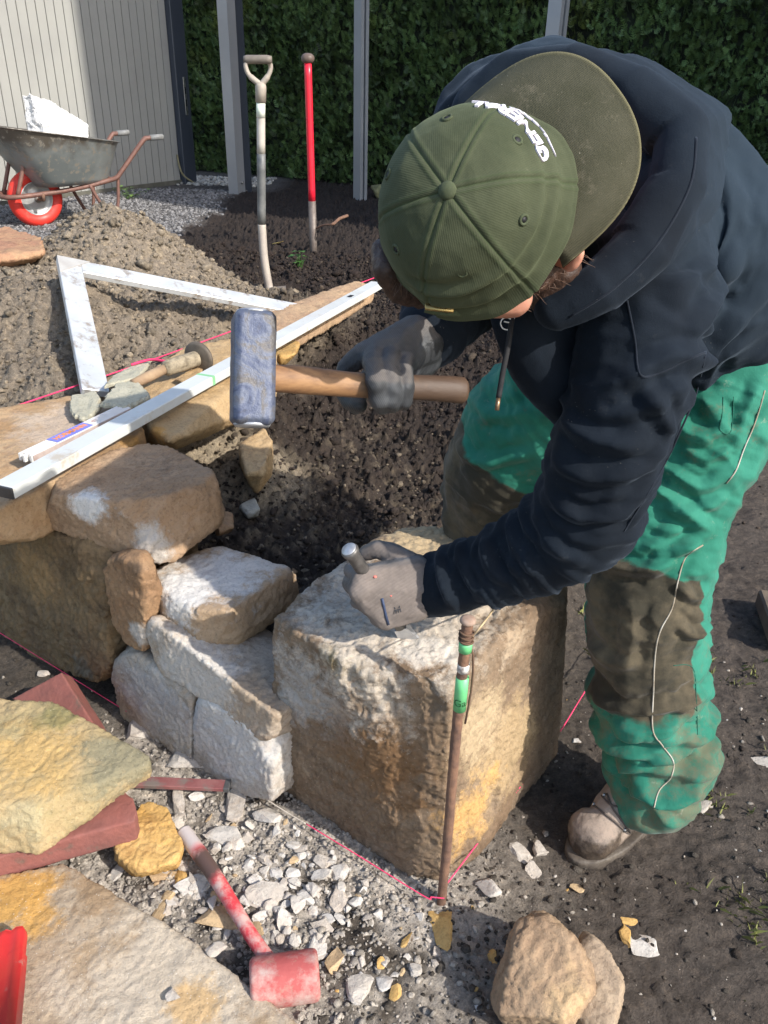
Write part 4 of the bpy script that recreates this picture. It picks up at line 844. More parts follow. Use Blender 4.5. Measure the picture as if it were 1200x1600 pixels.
v, f_ = tube([T0, T0+(T1-T0)*.5, T1], [.013, .015, .014], 14); mesh('shank', v, f_, simple('dry_clay', (.36, .25, .15), (.28, .18, .11), 30, .9, 0, .4), e)
v, f_ = tube([T1, T1+(T2-T1)*.08, T1+(T2-T1)*.5, T2], [.017, .022, .024, .022], 16); c_, n_, ff = remesh(v, f_, .003, 1); td = nrm(T2-T1); c_ += n_*(.0022*fbm((c_-T1)-np.outer((c_-T1)@td, td)*.85, 90, 3))[:, None]; mesh('grip', c_, ff, simple('old_wood', (.34, .28, .19), (.15, .12, .08), 60, .85, 0, .5), e)
dn = nrm(np.array([.55, -.35, .55])); dn = nrm(T3-T2+np.array([0, 0, .0])); v, f_ = tube([T2, T2+dn*.004, T2+dn*.012], [.040, .047, .047], 28); mesh('disc', v, f_, simple('disc_iron', (.09, .075, .06), (.16, .13, .1), 30, .7, .3, .3), e)
plate('stone_flake', [(275, 592), (300, 578), (318, 572), (312, 588), (290, 598)], .60, .006, m_H, 'thin brown stone flake under the disc-ended tool', 'stone flake')
# folding rule
ra, rb = G(40, 716, .612), G(196, 640, .608); rd = nrm(rb-ra); rw = nrm(np.cross(rd, [0, 0, 1])); rw = rw if rw[1] < 0 else -rw; e = empty('folding_rule', ra); tag(e, 'white folding rule with a blue and orange printed patch on the flat tan stone', 'folding rule')
M_RULE = simple('rule_white', (.72, .70, .66), (.66, .62, .58), 30, .5, 0, .1, 100, .001, (.35, .2, .17), 26, .62)
for k in range(5):
    sh = [.0, .008, -.004, .006, .001][k]; a_ = ra+rw*(-.017+.0078*k)+rd*sh; b_ = rb+rw*(-.017+.0078*k)+rd*sh*.5; v, f_ = bar(a_, b_, rw*.0033, np.array([0, 0, .0085]), .0008); mesh('segment', v, f_, M_RULE, e, False)
v, f_ = bar(ra+rw*.019+rd*.004, rb+rw*.019, rw*.0012, np.array([0, 0, .0075]), .0005); mesh('edge_strip', v, f_, simple('rule_side', (.36, .27, .24), (.5, .42, .38), 40), e, False)
pp = np.array([0, 0, .0094]); la, lb_ = G(90, 691, .62), G(144, 664, .618)
v, f_ = bar(ra+rd*np.dot(la-ra, rd)+pp-rw*.001, ra+rd*np.dot(lb_-ra, rd)+pp-rw*.001, rw*.0165, np.array([0, 0, .0006]), .0002); lab = mesh('print_patch', v, f_, simple('print_blue', (.20, .22, .62)), e, False)
def text_flat(body, size, o, xd, yd, m, parent, ext=.0004, wmax=None):
    cu = bpy.data.curves.new('t', 'FONT'); cu.body = body; cu.size = size; cu.align_x = 'CENTER'; cu.align_y = 'CENTER'; cu.extrude = ext; cu.offset = size*.02
    ot = bpy.data.objects.new('tmp', cu); COL.objects.link(ot); bpy.context.view_layer.update(); me = bpy.data.meshes.new_from_object(ot.evaluated_get(bpy.context.evaluated_depsgraph_get())); bpy.data.objects.remove(ot)
    c_, _ = arrays(me); ff = [tuple(p.vertices) for p in me.polygons]
    if wmax: c_[:, 0] *= wmax/max(c_[:, 0].max()-c_[:, 0].min(), 1e-6)
    zd = np.cross(xd, yd); return mesh('lettering', o+np.outer(c_[:, 0], xd)+np.outer(c_[:, 1], yd)+np.outer(c_[:, 2], zd), ff, m, parent, False)
mid = ra+rd*(np.dot(la-ra, rd)+np.dot(lb_-ra, rd))/2+pp+[0, 0, .001]-rw*.001
text_flat('HORNBACH'[:0]+'HORMANN', .022, mid, rd, -rw, simple('print_orange', (.85, .28, .05)), lab, .0003, np.linalg.norm(lb_-la)*.85)

# spade
sp = empty('spade', G(414, 446, .36)); tag(sp, 'spade with a D-grip and pale wooden shaft stuck upright in the soil', 'spade')
def dz_at(u, v, d): return PT(u, v, d)
D0 = 4.22
S0, S1, S2, S3, S4 = PT(421, 452, D0), PT(413, 405, D0-.06), PT(409, 350, D0-.12), PT(408, 240, D0-.3), PT(407.5, 160, D0-.42)
M_SH = simple('shaft_pale', (.42, .37, .31), (.34, .29, .25), 12, .6, 0, .2)
v, f_ = tube(spline([S0, S1, S2], 8), [.026]+[.021]*16, 14); mesh('lower_shaft', v, f_, M_SH, sp)
v, f_ = tube(spline([S2, S3], 4), .0215, 14); mesh('sleeve', v, f_, simple('sleeve_dark', (.07, .075, .08), (.22, .22, .21), 7, .5), sp)
v, f_ = tube(spline([S3, S4], 4), .0205, 14); mesh('shaft', v, f_, simple('shaft_white', (.55, .52, .46), (.46, .42, .37), 12, .5), sp)
v, f_ = tube([PT(407.5, 183, D0-.39), PT(407.5, 161, D0-.42)], .0212, 14); mesh('sticker', v, f_, simple('sticker', (.8, .82, .75), (.7, .78, .62), 30, .5), sp)
M_GR = simple('grip_beige', (.40, .35, .29), (.30, .26, .22), 20, .6, 0, .2)
v, f_ = tube([PT(407.5, 160, D0-.42), PT(407.5, 136, D0-.455), PT(407.5, 130, D0-.46)], [.025, .026, .022], 14); mesh('socket', v, f_, M_GR, sp)
GL, GR_ = PT(386, 93, D0-.50), PT(418, 93, D0-.52)
for sgn, gg, uu in ((-1, GL, 384), (1, GR_, 423)):
    v, f_ = tube(spline([PT(407.5, 133, D0-.46), PT(407.5+(uu-407.5)*.75, 118, D0-.475), PT(uu, 104, D0-.49), gg], 6), [.014]*6+[.011]*13, 10); mesh('grip_arm', v, f_, M_GR, sp)
v, f_ = tube([GL-RT*.016, GL, GR_, GR_+RT*.02], [.015, .019, .019, .014], 14); mesh('grip_bar', v, f_, simple('grip_dark', (.14, .12, .10), (.2, .17, .14), 20, .6), sp)
bl = []
bw = .085; fwd = np.array([0, .12, -1.])
for i in range(9):
    for j in range(7):
        a_ = (i/8-.5)*2; t = j/6; bl.append(S0+RT*a_*bw+np.array([0, 1, 0])*(.02*a_*a_)+nrm(fwd)*(t*.26-.015)*(1-.0*t))
bl = np.array(bl); n_ = len(bl); fs = [(i*7+j, (i+1)*7+j, (i+1)*7+j+1, i*7+j+1) for i in range(8) for j in range(6)]
vs = np.vstack([bl, bl+[0, .003, 0]]); fs2 = fs+[tuple(q+n_ for q in f)[::-1] for f in fs]; rim = [i*7 for i in range(9)]; fs2 += [(rim[i+1], rim[i], rim[i]+n_, rim[i+1]+n_) for i in range(8)]
mesh('blade', vs, fs2, simple('blade_dirty', (.10, .085, .075), (.06, .05, .045), 20, .6, .3), sp)
for k in (-1, 1):
    v, f_ = bar(S0+RT*k*.022, S0+RT*k*bw, np.array([0, .008, 0]), np.array([0, 0, .003]), .001); mesh('tread', v, f_, M_RUST, sp, False)
# red-handled iron bar
rb_ = empty('digging_bar', PT(489, 378, 5.1)); tag(rb_, 'bright red-handled digging bar with a knob top stuck in the dark soil', 'digging bar')
b0, b1, b2 = PT(489.5, 382, 5.05), PT(487.5, 314, 4.92), PT(481, 99, 4.55)
v, f_ = tube(spline([b1, (b1+b2)/2, b2], 4), .0215, 16); mesh('handle', v, f_, simple('red_gloss', (.75, .02, .045), (.7, .02, .04), 6, .35), rb_)
v, f_ = tube([b0-[0, 0, .12], b0, b1], [.020, .024, .024], 10); mesh('iron_shank', v, f_, simple('iron_soil', (.13, .10, .085), (.20, .17, .15), 25, .6, .4), rb_)
kc = PT(481, 91.5, 4.54); v = ICO3[0]*[.038, .038, .028]; v = np.sign(v)*np.abs(v)**.9*[.038**.1, .038**.1, .028**.1]; mesh('knob', v+kc, ICO3[1], simple('knob_brown', (.11, .075, .06), (.15, .11, .09), 25, .5), rb_)
# root sticking out of the soil
v, f_ = tube(spline([PT(492, 358, 5.0), PT(505, 352, 4.95), PT(520, 350, 4.9), PT(530, 342, 4.95), PT(543, 337, 5.0)], 5), [.006]*10+[.010]*11, 6); tag(mesh('root', v, f_, M_RUST, None), 'dark root sticking out of the soil by the digging bar', 'root')

# ------------------------------------------------------------------ wheelbarrow
def barrow():
    C0 = G(62, 349, .35); C0[2] = gz(C0[0], C0[1])-.01
    ax = nrm([.72, .69, 0])         # towards the handles
    sy = np.array([-ax[1], ax[0], 0]); Z = np.array([0, 0, 1.])
    def L(x, y, z): return C0+ax*x+sy*y+Z*z        # x from the wheel axle, y to the far side
    e = empty('wheelbarrow', C0); tag(e, 'grey metal wheelbarrow with a red tyre standing on gravel before the fence', 'wheelbarrow')
    mr = M_RUST; m_fr = simple('frame_brown', (.20, .10, .075), (.14, .07, .055), 25, .6, .1, .3)
    wh_c = L(0, 0, .20)
    # tyre + rim
    vs = []; fs = []; A, B_ = 40, 14
    for i in range(A):
        t = 2*pi*i/A
        for j in range(B_):
            p = 2*pi*j/B_; R_ = .150+.048*cos(p); yy = .048*sin(p)*(1.05 if cos(p) > 0 else 1)
            vs.append(wh_c+ax*R_*cos(t)+Z*R_*sin(t)+sy*yy)
    for i in range(A):
        for j in range(B_): fs.append((i*B_+j, ((i+1) % A)*B_+j, ((i+1) % A)*B_+(j+1) % B_, i*B_+(j+1) % B_))
    whl = mesh('wheel', *tube([wh_c-sy*.055, wh_c+sy*.055], .026, 16), simple('hub', (.30, .28, .26), (.2, .16, .13), 30, .5, .5), e)
    mesh('tyre', vs, fs, simple('tyre_red', (.72, .035, .02), (.62, .04, .03), 8, .55, 0, .2, 60, .002, (.32, .10, .07), 9, .6), whl)
    for s_ in (-1, 1):
        pr = [(.118, .030), (.112, .040), (.106, .028), (.070, .020), (.03, .045), (.0, .046)]; vs = []; n_ = 32
        for R_, yy in pr:
            for k in range(n_): t = 2*pi*k/n_; vs.append(wh_c+ax*R_*cos(t)+Z*R_*sin(t)+sy*yy*s_)
        fs = [(i*n_+k, i*n_+(k+1) % n_, (i+1)*n_+(k+1) % n_, (i+1)*n_+k) for i in range(len(pr)-1) for k in range(n_)]
        mesh('rim', vs, fs, simple('rim_grey', (.42, .42, .42), (.34, .33, .32), 12, .4, .4), whl)
    v, f_ = tube([wh_c-sy*.15, wh_c+sy*.15], .009, 10); mesh('axle', v, f_, mr, whl)
    # frame: one bent tube on each side, joined in front
    r = .017
    def side(s_): return [L(.48, s_*.20, .31), L(.30, s_*.175, .275), L(.10, s_*.15, .25), L(-.14, s_*.14, .235), L(-.235, s_*.09, .23), L(-.25, 0, .23)]
    v1 = spline([L(.84, -.29, .60), L(.80, -.28, .595), L(.76, -.275, .575), L(.58, -.235, .37), L(.54, -.225, .33)]+side(-1)[0:], 5)
    v2 = spline([L(.84, .24, .60), L(.80, .24, .595), L(.76, .235, .575), L(.58, .22, .37), L(.54, .215, .33)]+side(1)[0:], 5)
    parts = [tube(v1, r, 10), tube(v2, r, 10), tube([L(.52, -.21, .32), L(.52, .21, .32)], .012, 8)]
    for s_ in (-1, 1): mesh('frame_tube', *(parts[0] if s_ < 0 else parts[1]), m_fr, e)
    mesh('cross_bar', *parts[2], m_fr, e)
    for s_ in (-1, 1):
        v, f_ = tube([L(.82, s_*(.288 if s_ < 0 else .24), .598), L(.92, s_*(.294 if s_ < 0 else .243), .603)], .021, 12); mesh('handle_grip', v, f_, simple('grip_grey', (.24, .24, .23), (.15, .15, .15), 30, .6), e)
        v, f_ = tube(spline([L(.34, s_*.19, .29), L(.40, s_*.20, .16), L(.485, s_*.20, .0)], 5), .013, 8); mesh('leg', v, f_, m_fr, e)
        v, f_ = tube(spline([L(.56, s_*.215, .34), L(.54, s_*.205, .16), L(.50, s_*.20, .0)], 5), .013, 8); mesh('leg', v, f_, m_fr, e)
        v, f_ = tube(spline([L(-.17, s_*.13, .24), L(-.08, s_*.13, .47), L(-.055, s_*.13, .545)], 5), .015, 8); mesh('front_strut', v, f_, m_fr, e)
        v, f_ = tube([L(0, s_*.15, .20), L(.0, s_*.152, .25)], .014, 8); mesh('axle_bracket', v, f_, mr, e)
    v, f_ = tube([L(-.055, -.13, .545), L(-.055, .13, .545)], .015, 8); mesh('front_stay', v, f_, m_fr, e)
    v, f_ = tube([L(.48, -.20, .05), L(.48, .20, .05)], .011, 8); mesh('leg_brace', v, f_, m_fr, e)
    # tray
    def ringp(cx, lx, ly, z0, z1, n_=48, pw=4.):
        o = []
        for k in range(n_):
            t = 2*pi*k/n_; c_, s_ = cos(t), sin(t); x_ = np.sign(c_)*abs(c_)**(2/pw)*lx; y_ = np.sign(s_)*abs(s_)**(2/pw)*ly
            tt = (x_/lx+1)/2; o.append(L(cx+x_, y_*(1+.10*(1-tt)), z0+(z1-z0)*tt))
        return o
    rings = [ringp(.26, .25, .19, .285, .300), ringp(.25, .28, .22, .33, .33), ringp(.16, .45, .325, .675, .555), ringp(.155, .47, .34, .700, .572), ringp(.155, .48, .35, .696, .568)]
    inner = [ringp(.155, .46, .33, .692, .564), ringp(.16, .44, .315, .665, .55), ringp(.25, .27, .21, .335, .335), ringp(.26, .24, .18, .295, .310)]
    R_ = rings+inner; n_ = 48; vs = [p for q in R_ for p in q]; fs = [(i*n_+k, i*n_+(k+1) % n_, (i+1)*n_+(k+1) % n_, (i+1)*n_+k) for i in range(len(R_)-1) for k in range(n_)]+[tuple(range(n_))[::-1], tuple((len(R_)-1)*n_+k for k in range(n_))]
    b = NB('tray_steel'); nz = b.noise(4, 6, .6); zz = b.n('ShaderNodeSeparateXYZ'); b.l(b.P, zz.inputs[0])
    up = b.mapr(b.math('ADD', zz.outputs[2], b.math('MULTIPLY', b.noise(12, 6), .25)), C0[2]+.64, C0[2]+.74)
    cl = b.mix(b.mapr(nz, .4, .6), (.20, .22, .215), (.30, .32, .31)); cl = b.mix(b.math('MULTIPLY', up, .9), cl, (.13, .105, .08)); cl = b.mix(b.mapr(b.noise(26, 6), .56, .62), cl, (.33, .30, .25))
    mesh('tray', vs, fs, b.fin(cl, b.mapr(nz, .3, .7, .3, .55), b.bump(b.noise(9, 4), .2, .01), .35), e)
    # white sack in the tray
    P1 = [L(-.10, .0, .62), L(-.06, .1, .90), L(-.02, .02, .92), L(.10, .0, .82), L(.28, .0, .80), L(.20, -.12, .62), L(-.02, -.15, .62), L(.1, .1, .6), L(0, 0, .45), L(.2, 0, .45)]
    P2 = [L(.24, .0, .80), L(.44, -.04, .71), L(.36, -.10, .60), L(.18, -.14, .62), L(.3, .15, .62), L(.26, .0, .45)]
    P1 = [q-C0 for q in P1]; P2 = [q-C0 for q in P2]; sc3 = lambda q: C0+ax*(np.dot(q, ax)*.86+.11)+sy*np.dot(q, sy)+Z*(q[2]*.97); P1 = [sc3(q) for q in P1]; P2 = [sc3(q) for q in P2]; v, f_ = join([hullmesh(P1), hullmesh(P2)]); c_, n__, ff = remesh(v, f_, .009, 1); c_ += n__*(.030*ridged(c_, 6.5, 4, 3, .6)+.018*np.round(fbm(c_, 8, 3)*4)/4-.02)[:, None]
    b = NB('sack_plastic'); m = b.fin((.62, .61, .60), .35, b.bump(b.noise(25, 5), .5, .01)); b.b.inputs['Subsurface Weight'].default_value = .2; b.b.inputs['Subsurface Radius'].default_value = (.05, .05, .05)
    tag(mesh('plastic_sack', c_, ff, m, None, False), 'crumpled white plastic sack lying in the wheelbarrow tray', 'sack')
barrow()

# ------------------------------------------------------------------ the worker
person = empty('person', (.5, 1.18, 0)); tag(person, 'person in navy hoodie, green trousers and backward green cap, bent over the block chiselling', 'person')
def seginfo(c, pts):
    """closest point on a chain: arc length, radial offset vector, distance"""
    best = np.full(len(c), 1e9); S = np.zeros(len(c)); off = np.zeros_like(c); acc = 0
    for (a, _), (b, _) in zip(pts[:-1], pts[1:]):
        ab = b-a; L = np.linalg.norm(ab); t = np.clip((c-a)@ab/(L*L), 0, 1); q = a+t[:, None]*ab; d = np.linalg.norm(c-q, axis=1); k = d < best
        best = np.where(k, d, best); S = np.where(k, acc+t*L, S); off = np.where(k[:, None], c-q, off); acc += L
    return S, off, best
def ringfolds(S, off, f1, f2, seed, warp=.5):
    """creases that run round a limb"""
    P = np.stack([S*f1, off[:, 0]*f2, off[:, 1]*f2], 1)+off[:, 2:3]*f2*.7
    P = P+warp*np.stack([fbm(P*.5, 1, 2, seed+5), fbm(P*.5, 1, 2, seed+6), P[:, 0]*0], 1)
    r = 1-2*np.abs(perlin(P+seed*3.3)); r2 = 1-2*np.abs(perlin(P*2.1+seed*7.7)); return r*.7+r2*.3
def hit(bvh, u, v, lift=.001):
    r = nrm(ray(u, v)); l, n, i, dd = bvh.ray_cast(V(CAM), V(r)); return None if l is None else np.array(l)-r*lift
def folds(c, n, f, lines, view=True):
    bv = BVHTree.FromPolygons([V(p) for p in c], f); d = np.zeros(len(c))
    for pix, amp, wd in lines:
        P = [hit(bv, u, v, 0) for u, v in [q[:2] for q in spline([(a, b, 0) for a, b in pix], 5)]]; P = [p for p in P if p is not None]
        if len(P) < 2: continue
        S, o, dd = seginfo(c, [(p, 0) for p in P]); L = sum(np.linalg.norm(b-a) for a, b in zip(P[:-1], P[1:]))
        dd = dd*(1+.5*fbm(c, 30, 2, 3)); en = sstep(0, .25, S/L)*sstep(1, .75, S/L); en = .25+.75*en
        k = dd < wd*4; x = dd/wd; pr = np.exp(-np.abs(x)**1.25)-.55*np.exp(-((x-2.1)/.8)**2); d += np.where(k, amp*pr*en, 0)
    return d
# --- hoodie
torso = [[px(772, 205, 1.20, 92), px(850, 190, 1.20, 108)], [px(850, 190, 1.20, 108), px(985, 275, 1.22, 138)], [px(985, 275, 1.22, 138), px(1085, 390, 1.26, 146)], [px(1085, 390, 1.26, 146), px(1190, 462, 1.33, 112)],
         [px(905, 420, 1.22, 108), px(1010, 470, 1.25, 118)], [px(1010, 470, 1.25, 118), px(1150, 480, 1.32, 104)], [px(850, 200, 1.2, 100), px(905, 420, 1.22, 108)], [px(985, 300, 1.15, 120), px(1010, 500, 1.08, 98)],
         [px(860, 470, 1.26, 70), px(930, 540, 1.30, 80)], [px(930, 540, 1.30, 80), px(1090, 520, 1.34, 90)], [px(1180, 455, 1.36, 105), px(1260, 440, 1.42, 110)], [px(1120, 400, 1.34, 120), px(1230, 430, 1.4, 120)]]
armL = [px(1005, 500, 1.06, 100), px(985, 600, 1.07, 96), px(950, 700, 1.10, 88), px(915, 805, 1.17, 82), px(860, 850, 1.21, 70), px(770, 888, 1.27, 56), px(700, 908, 1.31, 49), px(664, 918, 1.335, 46)]
armR = [px(770, 230, 1.2, 80), px(775, 330, 1.2, 68), px(770, 420, 1.17, 58), px(720, 468, 1.13, 50), px(684, 502, 1.09, 48), px(664, 524, 1.07, 44)]
parts = []
for a, b in torso: parts.append(capsule(a[0], a[1], b[0], b[1]))
parts += chain(armL)+chain(armR)
vv, ff = join(parts); c_, n_, ff = remesh(vv, ff, .0055, 14, .6)
Sa, oa, da = seginfo(c_, armL); arm_w = sstep(.028, -.01, da-np.interp(Sa, np.cumsum([0]+[np.linalg.norm(b[0]-a[0]) for a, b in zip(armL[:-1], armL[1:])]), [p[1] for p in armL]))
Lt = np.sum([np.linalg.norm(b[0]-a[0]) for a, b in zip(armL[:-1], armL[1:])])
fold = ringfolds(Sa, oa, 26, 7, 3)
elb = np.exp(-((Sa-.33)/.10)**2); cuff = np.exp(-((Sa-Lt+.10)/.07)**2)
Ped = c_@np.array([[.9, .3, .1], [-.3, .9, .3], [.2, -.3, .9]])
d = arm_w*(fold*(.0060+.0095*elb+.0080*cuff))
d += (1-arm_w)*(.017*ridged(Ped*np.array([.5, 1.5, .8])+.04*fbm(c_, 6, 2, 5)[:, None], 5.0, 3, 8, .42)+.003*fbm(c_, 18, 3, 2))
Sr, or_, dr_ = seginfo(c_, armR); rw_ = sstep(.03, 0, dr_-.045)*sstep(.18, .26, Sr); d += rw_*ringfolds(Sr, or_, 34, 9, 9)*.005
d += folds(c_, n_, ff, [([(1000, 590), (1040, 660), (1060, 690)], .010, .009), ([(880, 650), (930, 690), (1000, 700)], .009, .010), ([(870, 720), (920, 745), (985, 740), (1030, 715)], .011, .009), ([(855, 765), (900, 800), (960, 800), (1000, 775)], .012, .009),
   ([(835, 795), (860, 840), (900, 870)], .011, .009), ([(800, 815), (815, 860), (850, 895)], .010, .008), ([(762, 838), (770, 880), (800, 918)], .011, .008), ([(722, 852), (728, 895), (752, 935)], .010, .007), ([(692, 862), (694, 905), (712, 945)], .011, .007),
   ([(1105, 560), (1040, 560), (960, 600), (905, 610)], .012, .012), ([(1180, 360), (1120, 440), (1085, 540)], .014, .014), ([(1200, 440), (1140, 500), (1060, 610)], .013, .013), ([(1190, 520), (1120, 560), (1070, 640)], .011, .011),
   ([(1120, 250), (1130, 330), (1110, 420)], .010, .018), ([(1010, 440), (1060, 450), (1110, 420)], .010, .012), ([(830, 560), (870, 590), (890, 640)], .010, .010), ([(690, 190), (740, 130), (820, 100)], .008, .014), ([(940, 640), (1000, 640), (1060, 600)], .009, .010)])
c_ = c_+n_*d[:, None]
def fabric(name, c1, c2, weave=900, rough=.9, dust=.0, dustc=(.25, .22, .18), sheen=.25, extra=None):
    b = NB(name); col = b.mix(b.mapr(b.noise(8, 6), .35, .68), c1, c2)
    col = b.mix(b.math('MULTIPLY', b.mapr(b.noise(16, 9, .8), .60, .74), dust), col, dustc)
    q = b.n('ShaderNodeTexVoronoi'); q.inputs['Scale'].default_value = 150; b.l(b.P, q.inputs['Vector']); sp = b.math('MULTIPLY', b.mapr(q.outputs['Distance'], .05, .09, 1, 0), b.mapr(b.noise(7, 4), .54, .62))
    col = b.mix(b.math('MULTIPLY', sp, .5), col, (.5, .46, .40))
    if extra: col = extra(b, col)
    rg = b.n('ShaderNodeTexNoise'); rg.noise_type = 'RIDGED_MULTIFRACTAL'; rg.inputs['Scale'].default_value = 5.5; rg.inputs['Detail'].default_value = 3; rg.inputs['Distortion'].default_value = .5; b.l(b.P, rg.inputs['Vector'])
    nm = b.bump(b.noise(weave, 2, .6), .35, .0012); nm = b.bump(b.noise(45, 4), .22, .004, nm); nm = b.bump(rg.outputs[0], .35, .010, nm)
    b.fin(col, rough, nm, spec=.15); b.b.inputs['Sheen Weight'].default_value = sheen; b.b.inputs['Sheen Roughness'].default_value = .4; b.b.inputs['Sheen Tint'].default_value = (.4, .5, .65, 1); return b.m
def lit_back(b, col):  # bluish daylight on upper back and shoulder, painted into the fleece colour
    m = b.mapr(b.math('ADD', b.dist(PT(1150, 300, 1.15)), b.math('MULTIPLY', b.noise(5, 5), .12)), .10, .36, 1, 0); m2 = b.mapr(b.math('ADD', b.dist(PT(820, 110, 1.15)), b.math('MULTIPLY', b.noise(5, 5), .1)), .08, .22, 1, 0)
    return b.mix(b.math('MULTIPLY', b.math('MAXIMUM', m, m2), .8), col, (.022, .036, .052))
M_HOOD = fabric('navy_fleece', (.0060, .0090, .0140), (.0090, .0140, .022), 700, .9, .30, (.08, .08, .078), .12, lit_back)
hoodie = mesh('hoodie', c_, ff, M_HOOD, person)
BVH_H = BVHTree.FromPolygons([V(p) for p in c_], ff)
def seam(name, pix, bvh, rad, m, parent, lift=.0005, n=6, seg=6):
    pts = [hit(bvh, u, v, lift) for u, v in [p[:2] for p in spline([(a, b, 0) for a, b in pix], n)]]; pts = [p for p in pts if p is not None]
    if len(pts) > 2: v, f_ = tube(pts, rad, seg); return mesh(name, v, f_, m, parent)
M_SEAM = fabric('navy_seam', (.010, .013, .019), (.013, .017, .025), 700, .9)
seam('seam', [(980, 470), (992, 530), (1000, 585), (1030, 583), (1075, 562), (1103, 550)], BVH_H, .0016, M_SEAM, hoodie, .0002)
seam('seam', [(1103, 550), (1080, 640), (1030, 740), (975, 830)], BVH_H, .0013, M_SEAM, hoodie, .0001)
# hem ribs and cuffs
def rib(pts, m, parent, name='cuff'):
    parts = chain(pts); vv, f0 = join(parts); c2, n2, f2 = remesh(vv, f0, .004, 5); S, o, dd = seginfo(c2, pts)
    return mesh(name, c2+n2*(.0012*np.abs(np.sin(np.arctan2(o@np.array([0, 0, 1.]), o@np.array([1., 0, 0]))*40)))[:, None], f2, m, parent)
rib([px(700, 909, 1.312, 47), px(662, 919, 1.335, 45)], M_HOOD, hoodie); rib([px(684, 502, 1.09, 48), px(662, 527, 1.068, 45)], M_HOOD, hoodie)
# hood lying in thick folds round the neck
hp = [px(742, 175, 1.12, 34), px(800, 122, 1.09, 34), px(890, 112, 1.05, 36), px(985, 145, 1.01, 38), px(1062, 208, .985, 38), px(1052, 300, .97, 40), px(1000, 390, .955, 40), px(935, 446, .95, 36), px(868, 482, .965, 26)]
hsk = [px(u+(u-900)*.30, max(v+(v-280)*.22, 128), d+.11, 30) for u, v, d in ((890, 112, 1.05), (985, 145, 1.01), (1062, 208, .985), (1052, 300, .97), (1000, 390, .955), (935, 446, .95))]
hskirt = [(hp[i+2], hp[i+3], hsk[i], hsk[i+1]) for i in range(5)]
vv, f0 = join(chain(hp)+chain([px(800, 200, 1.17, 60), px(900, 200, 1.15, 60), px(975, 280, 1.12, 66), px(940, 380, 1.08, 50), px(880, 440, 1.05, 35)])+[capsule(*px(1070, 215, 1.0, 30), *px(960, 240, 1.10, 50)), capsule(*px(1050, 300, .985, 34), *px(960, 290, 1.09, 50)), capsule(*px(1000, 390, .97, 34), *px(940, 370, 1.06, 46)), capsule(*px(890, 115, 1.06, 32), *px(900, 180, 1.14, 50)), ]+[hullmesh(np.vstack([ICO1[0]*r*.8+p for p, r in q])) for q in hskirt])
c2, n2, f2 = remesh(vv, f0, .0045, 6, .6); S, o, dd = seginfo(c2, hp)
P_ = np.stack([S*2.2, o[:, 0]*11, o[:, 1]*11], 1)+o[:, 2:3]*8; c2 = c2+n2*(.009*(1-2*np.abs(perlin(P_+4.4)))+.003*fbm(c2, 16, 3))[:, None]
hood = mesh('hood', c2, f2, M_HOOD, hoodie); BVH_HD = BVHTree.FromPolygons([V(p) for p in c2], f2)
seam('seam', [(1088, 215), (1078, 290), (1028, 380), (960, 450), (890, 495)], BVH_HD, .0016, M_SEAM, hood, .0002)
# drawstring with metal tip
M_CORD = simple('cord_black', (.012, .012, .014), rough=.85); ds0 = PT(800, 500, 1.0)
v, f_ = tube(spline([PT(812, 470, 1.02), ds0, PT(794, 540, 1.0), PT(786, 580, 1.0), PT(779, 622, 1.0)], 5), .0036, 8); dsx = mesh('drawstring', v, f_, M_CORD, hoodie)
v, f_ = tube([PT(779, 621, 1.0), PT(776.5, 641, 1.0)], .0028, 8); mesh('tip', v, f_, simple('tip_brass', (.30, .20, .12), rough=.4, metal=.7), dsx)
# white emblem on the chest: ring and fern sprig
eb = PT(790, 503, 1.005); ex, ey = RT, UP; wm = simple('print_white', (.72, .72, .70)); sc_ = .80/1000
def epx(u, v): return PT(u, v, 1.01)
chest, f_ = box(epx(806, 520), RT*.030, UP*.034, FW*.006, .003);
for arc in ([(798, 503), (790, 500), (783, 502), (780, 509), (784, 517), (793, 519)], [(785, 506), (795, 508)], [(789, 490), (791, 498), (797, 505), (796, 513)]):
    v, f_ = tube(spline([epx(*q)-FW*.012 for q in arc], 5), .00085, 6); mesh('emblem', v, f_, wm, hoodie)
for k in range(5):
    a_ = np.array([789.5+k*1.9, 492+k*2.9]); b_ = a_+[4.5+k*.2, -5.5]; v, f_ = tube([epx(*a_)-FW*.012, epx(*((a_+b_)/2+[1, .8]))-FW*.012, epx(*b_)-FW*.012], .0007, 5); mesh('emblem', v, f_, wm, hoodie)
# front panel of the hoodie hanging under the chin
fp = [px(800, 470, 1.06, 34), px(822, 530, 1.08, 40), px(862, 590, 1.12, 50), px(905, 640, 1.16, 48)]
vv, f0 = join(chain(fp)+chain([px(822, 530, 1.08, 40), px(880, 520, 1.14, 70), px(940, 580, 1.18, 75)])+[capsule(*px(862, 590, 1.12, 50), *px(940, 560, 1.15, 75))]); c2, n2, f2 = remesh(vv, f0, .005, 6)
c2 = c2+n2*(.008*ridged(c2*np.array([.6, 1, 1.]), 7, 3, 12, .4))[:, None]; mesh('front_panel', c2, f2, M_HOOD, hoodie)

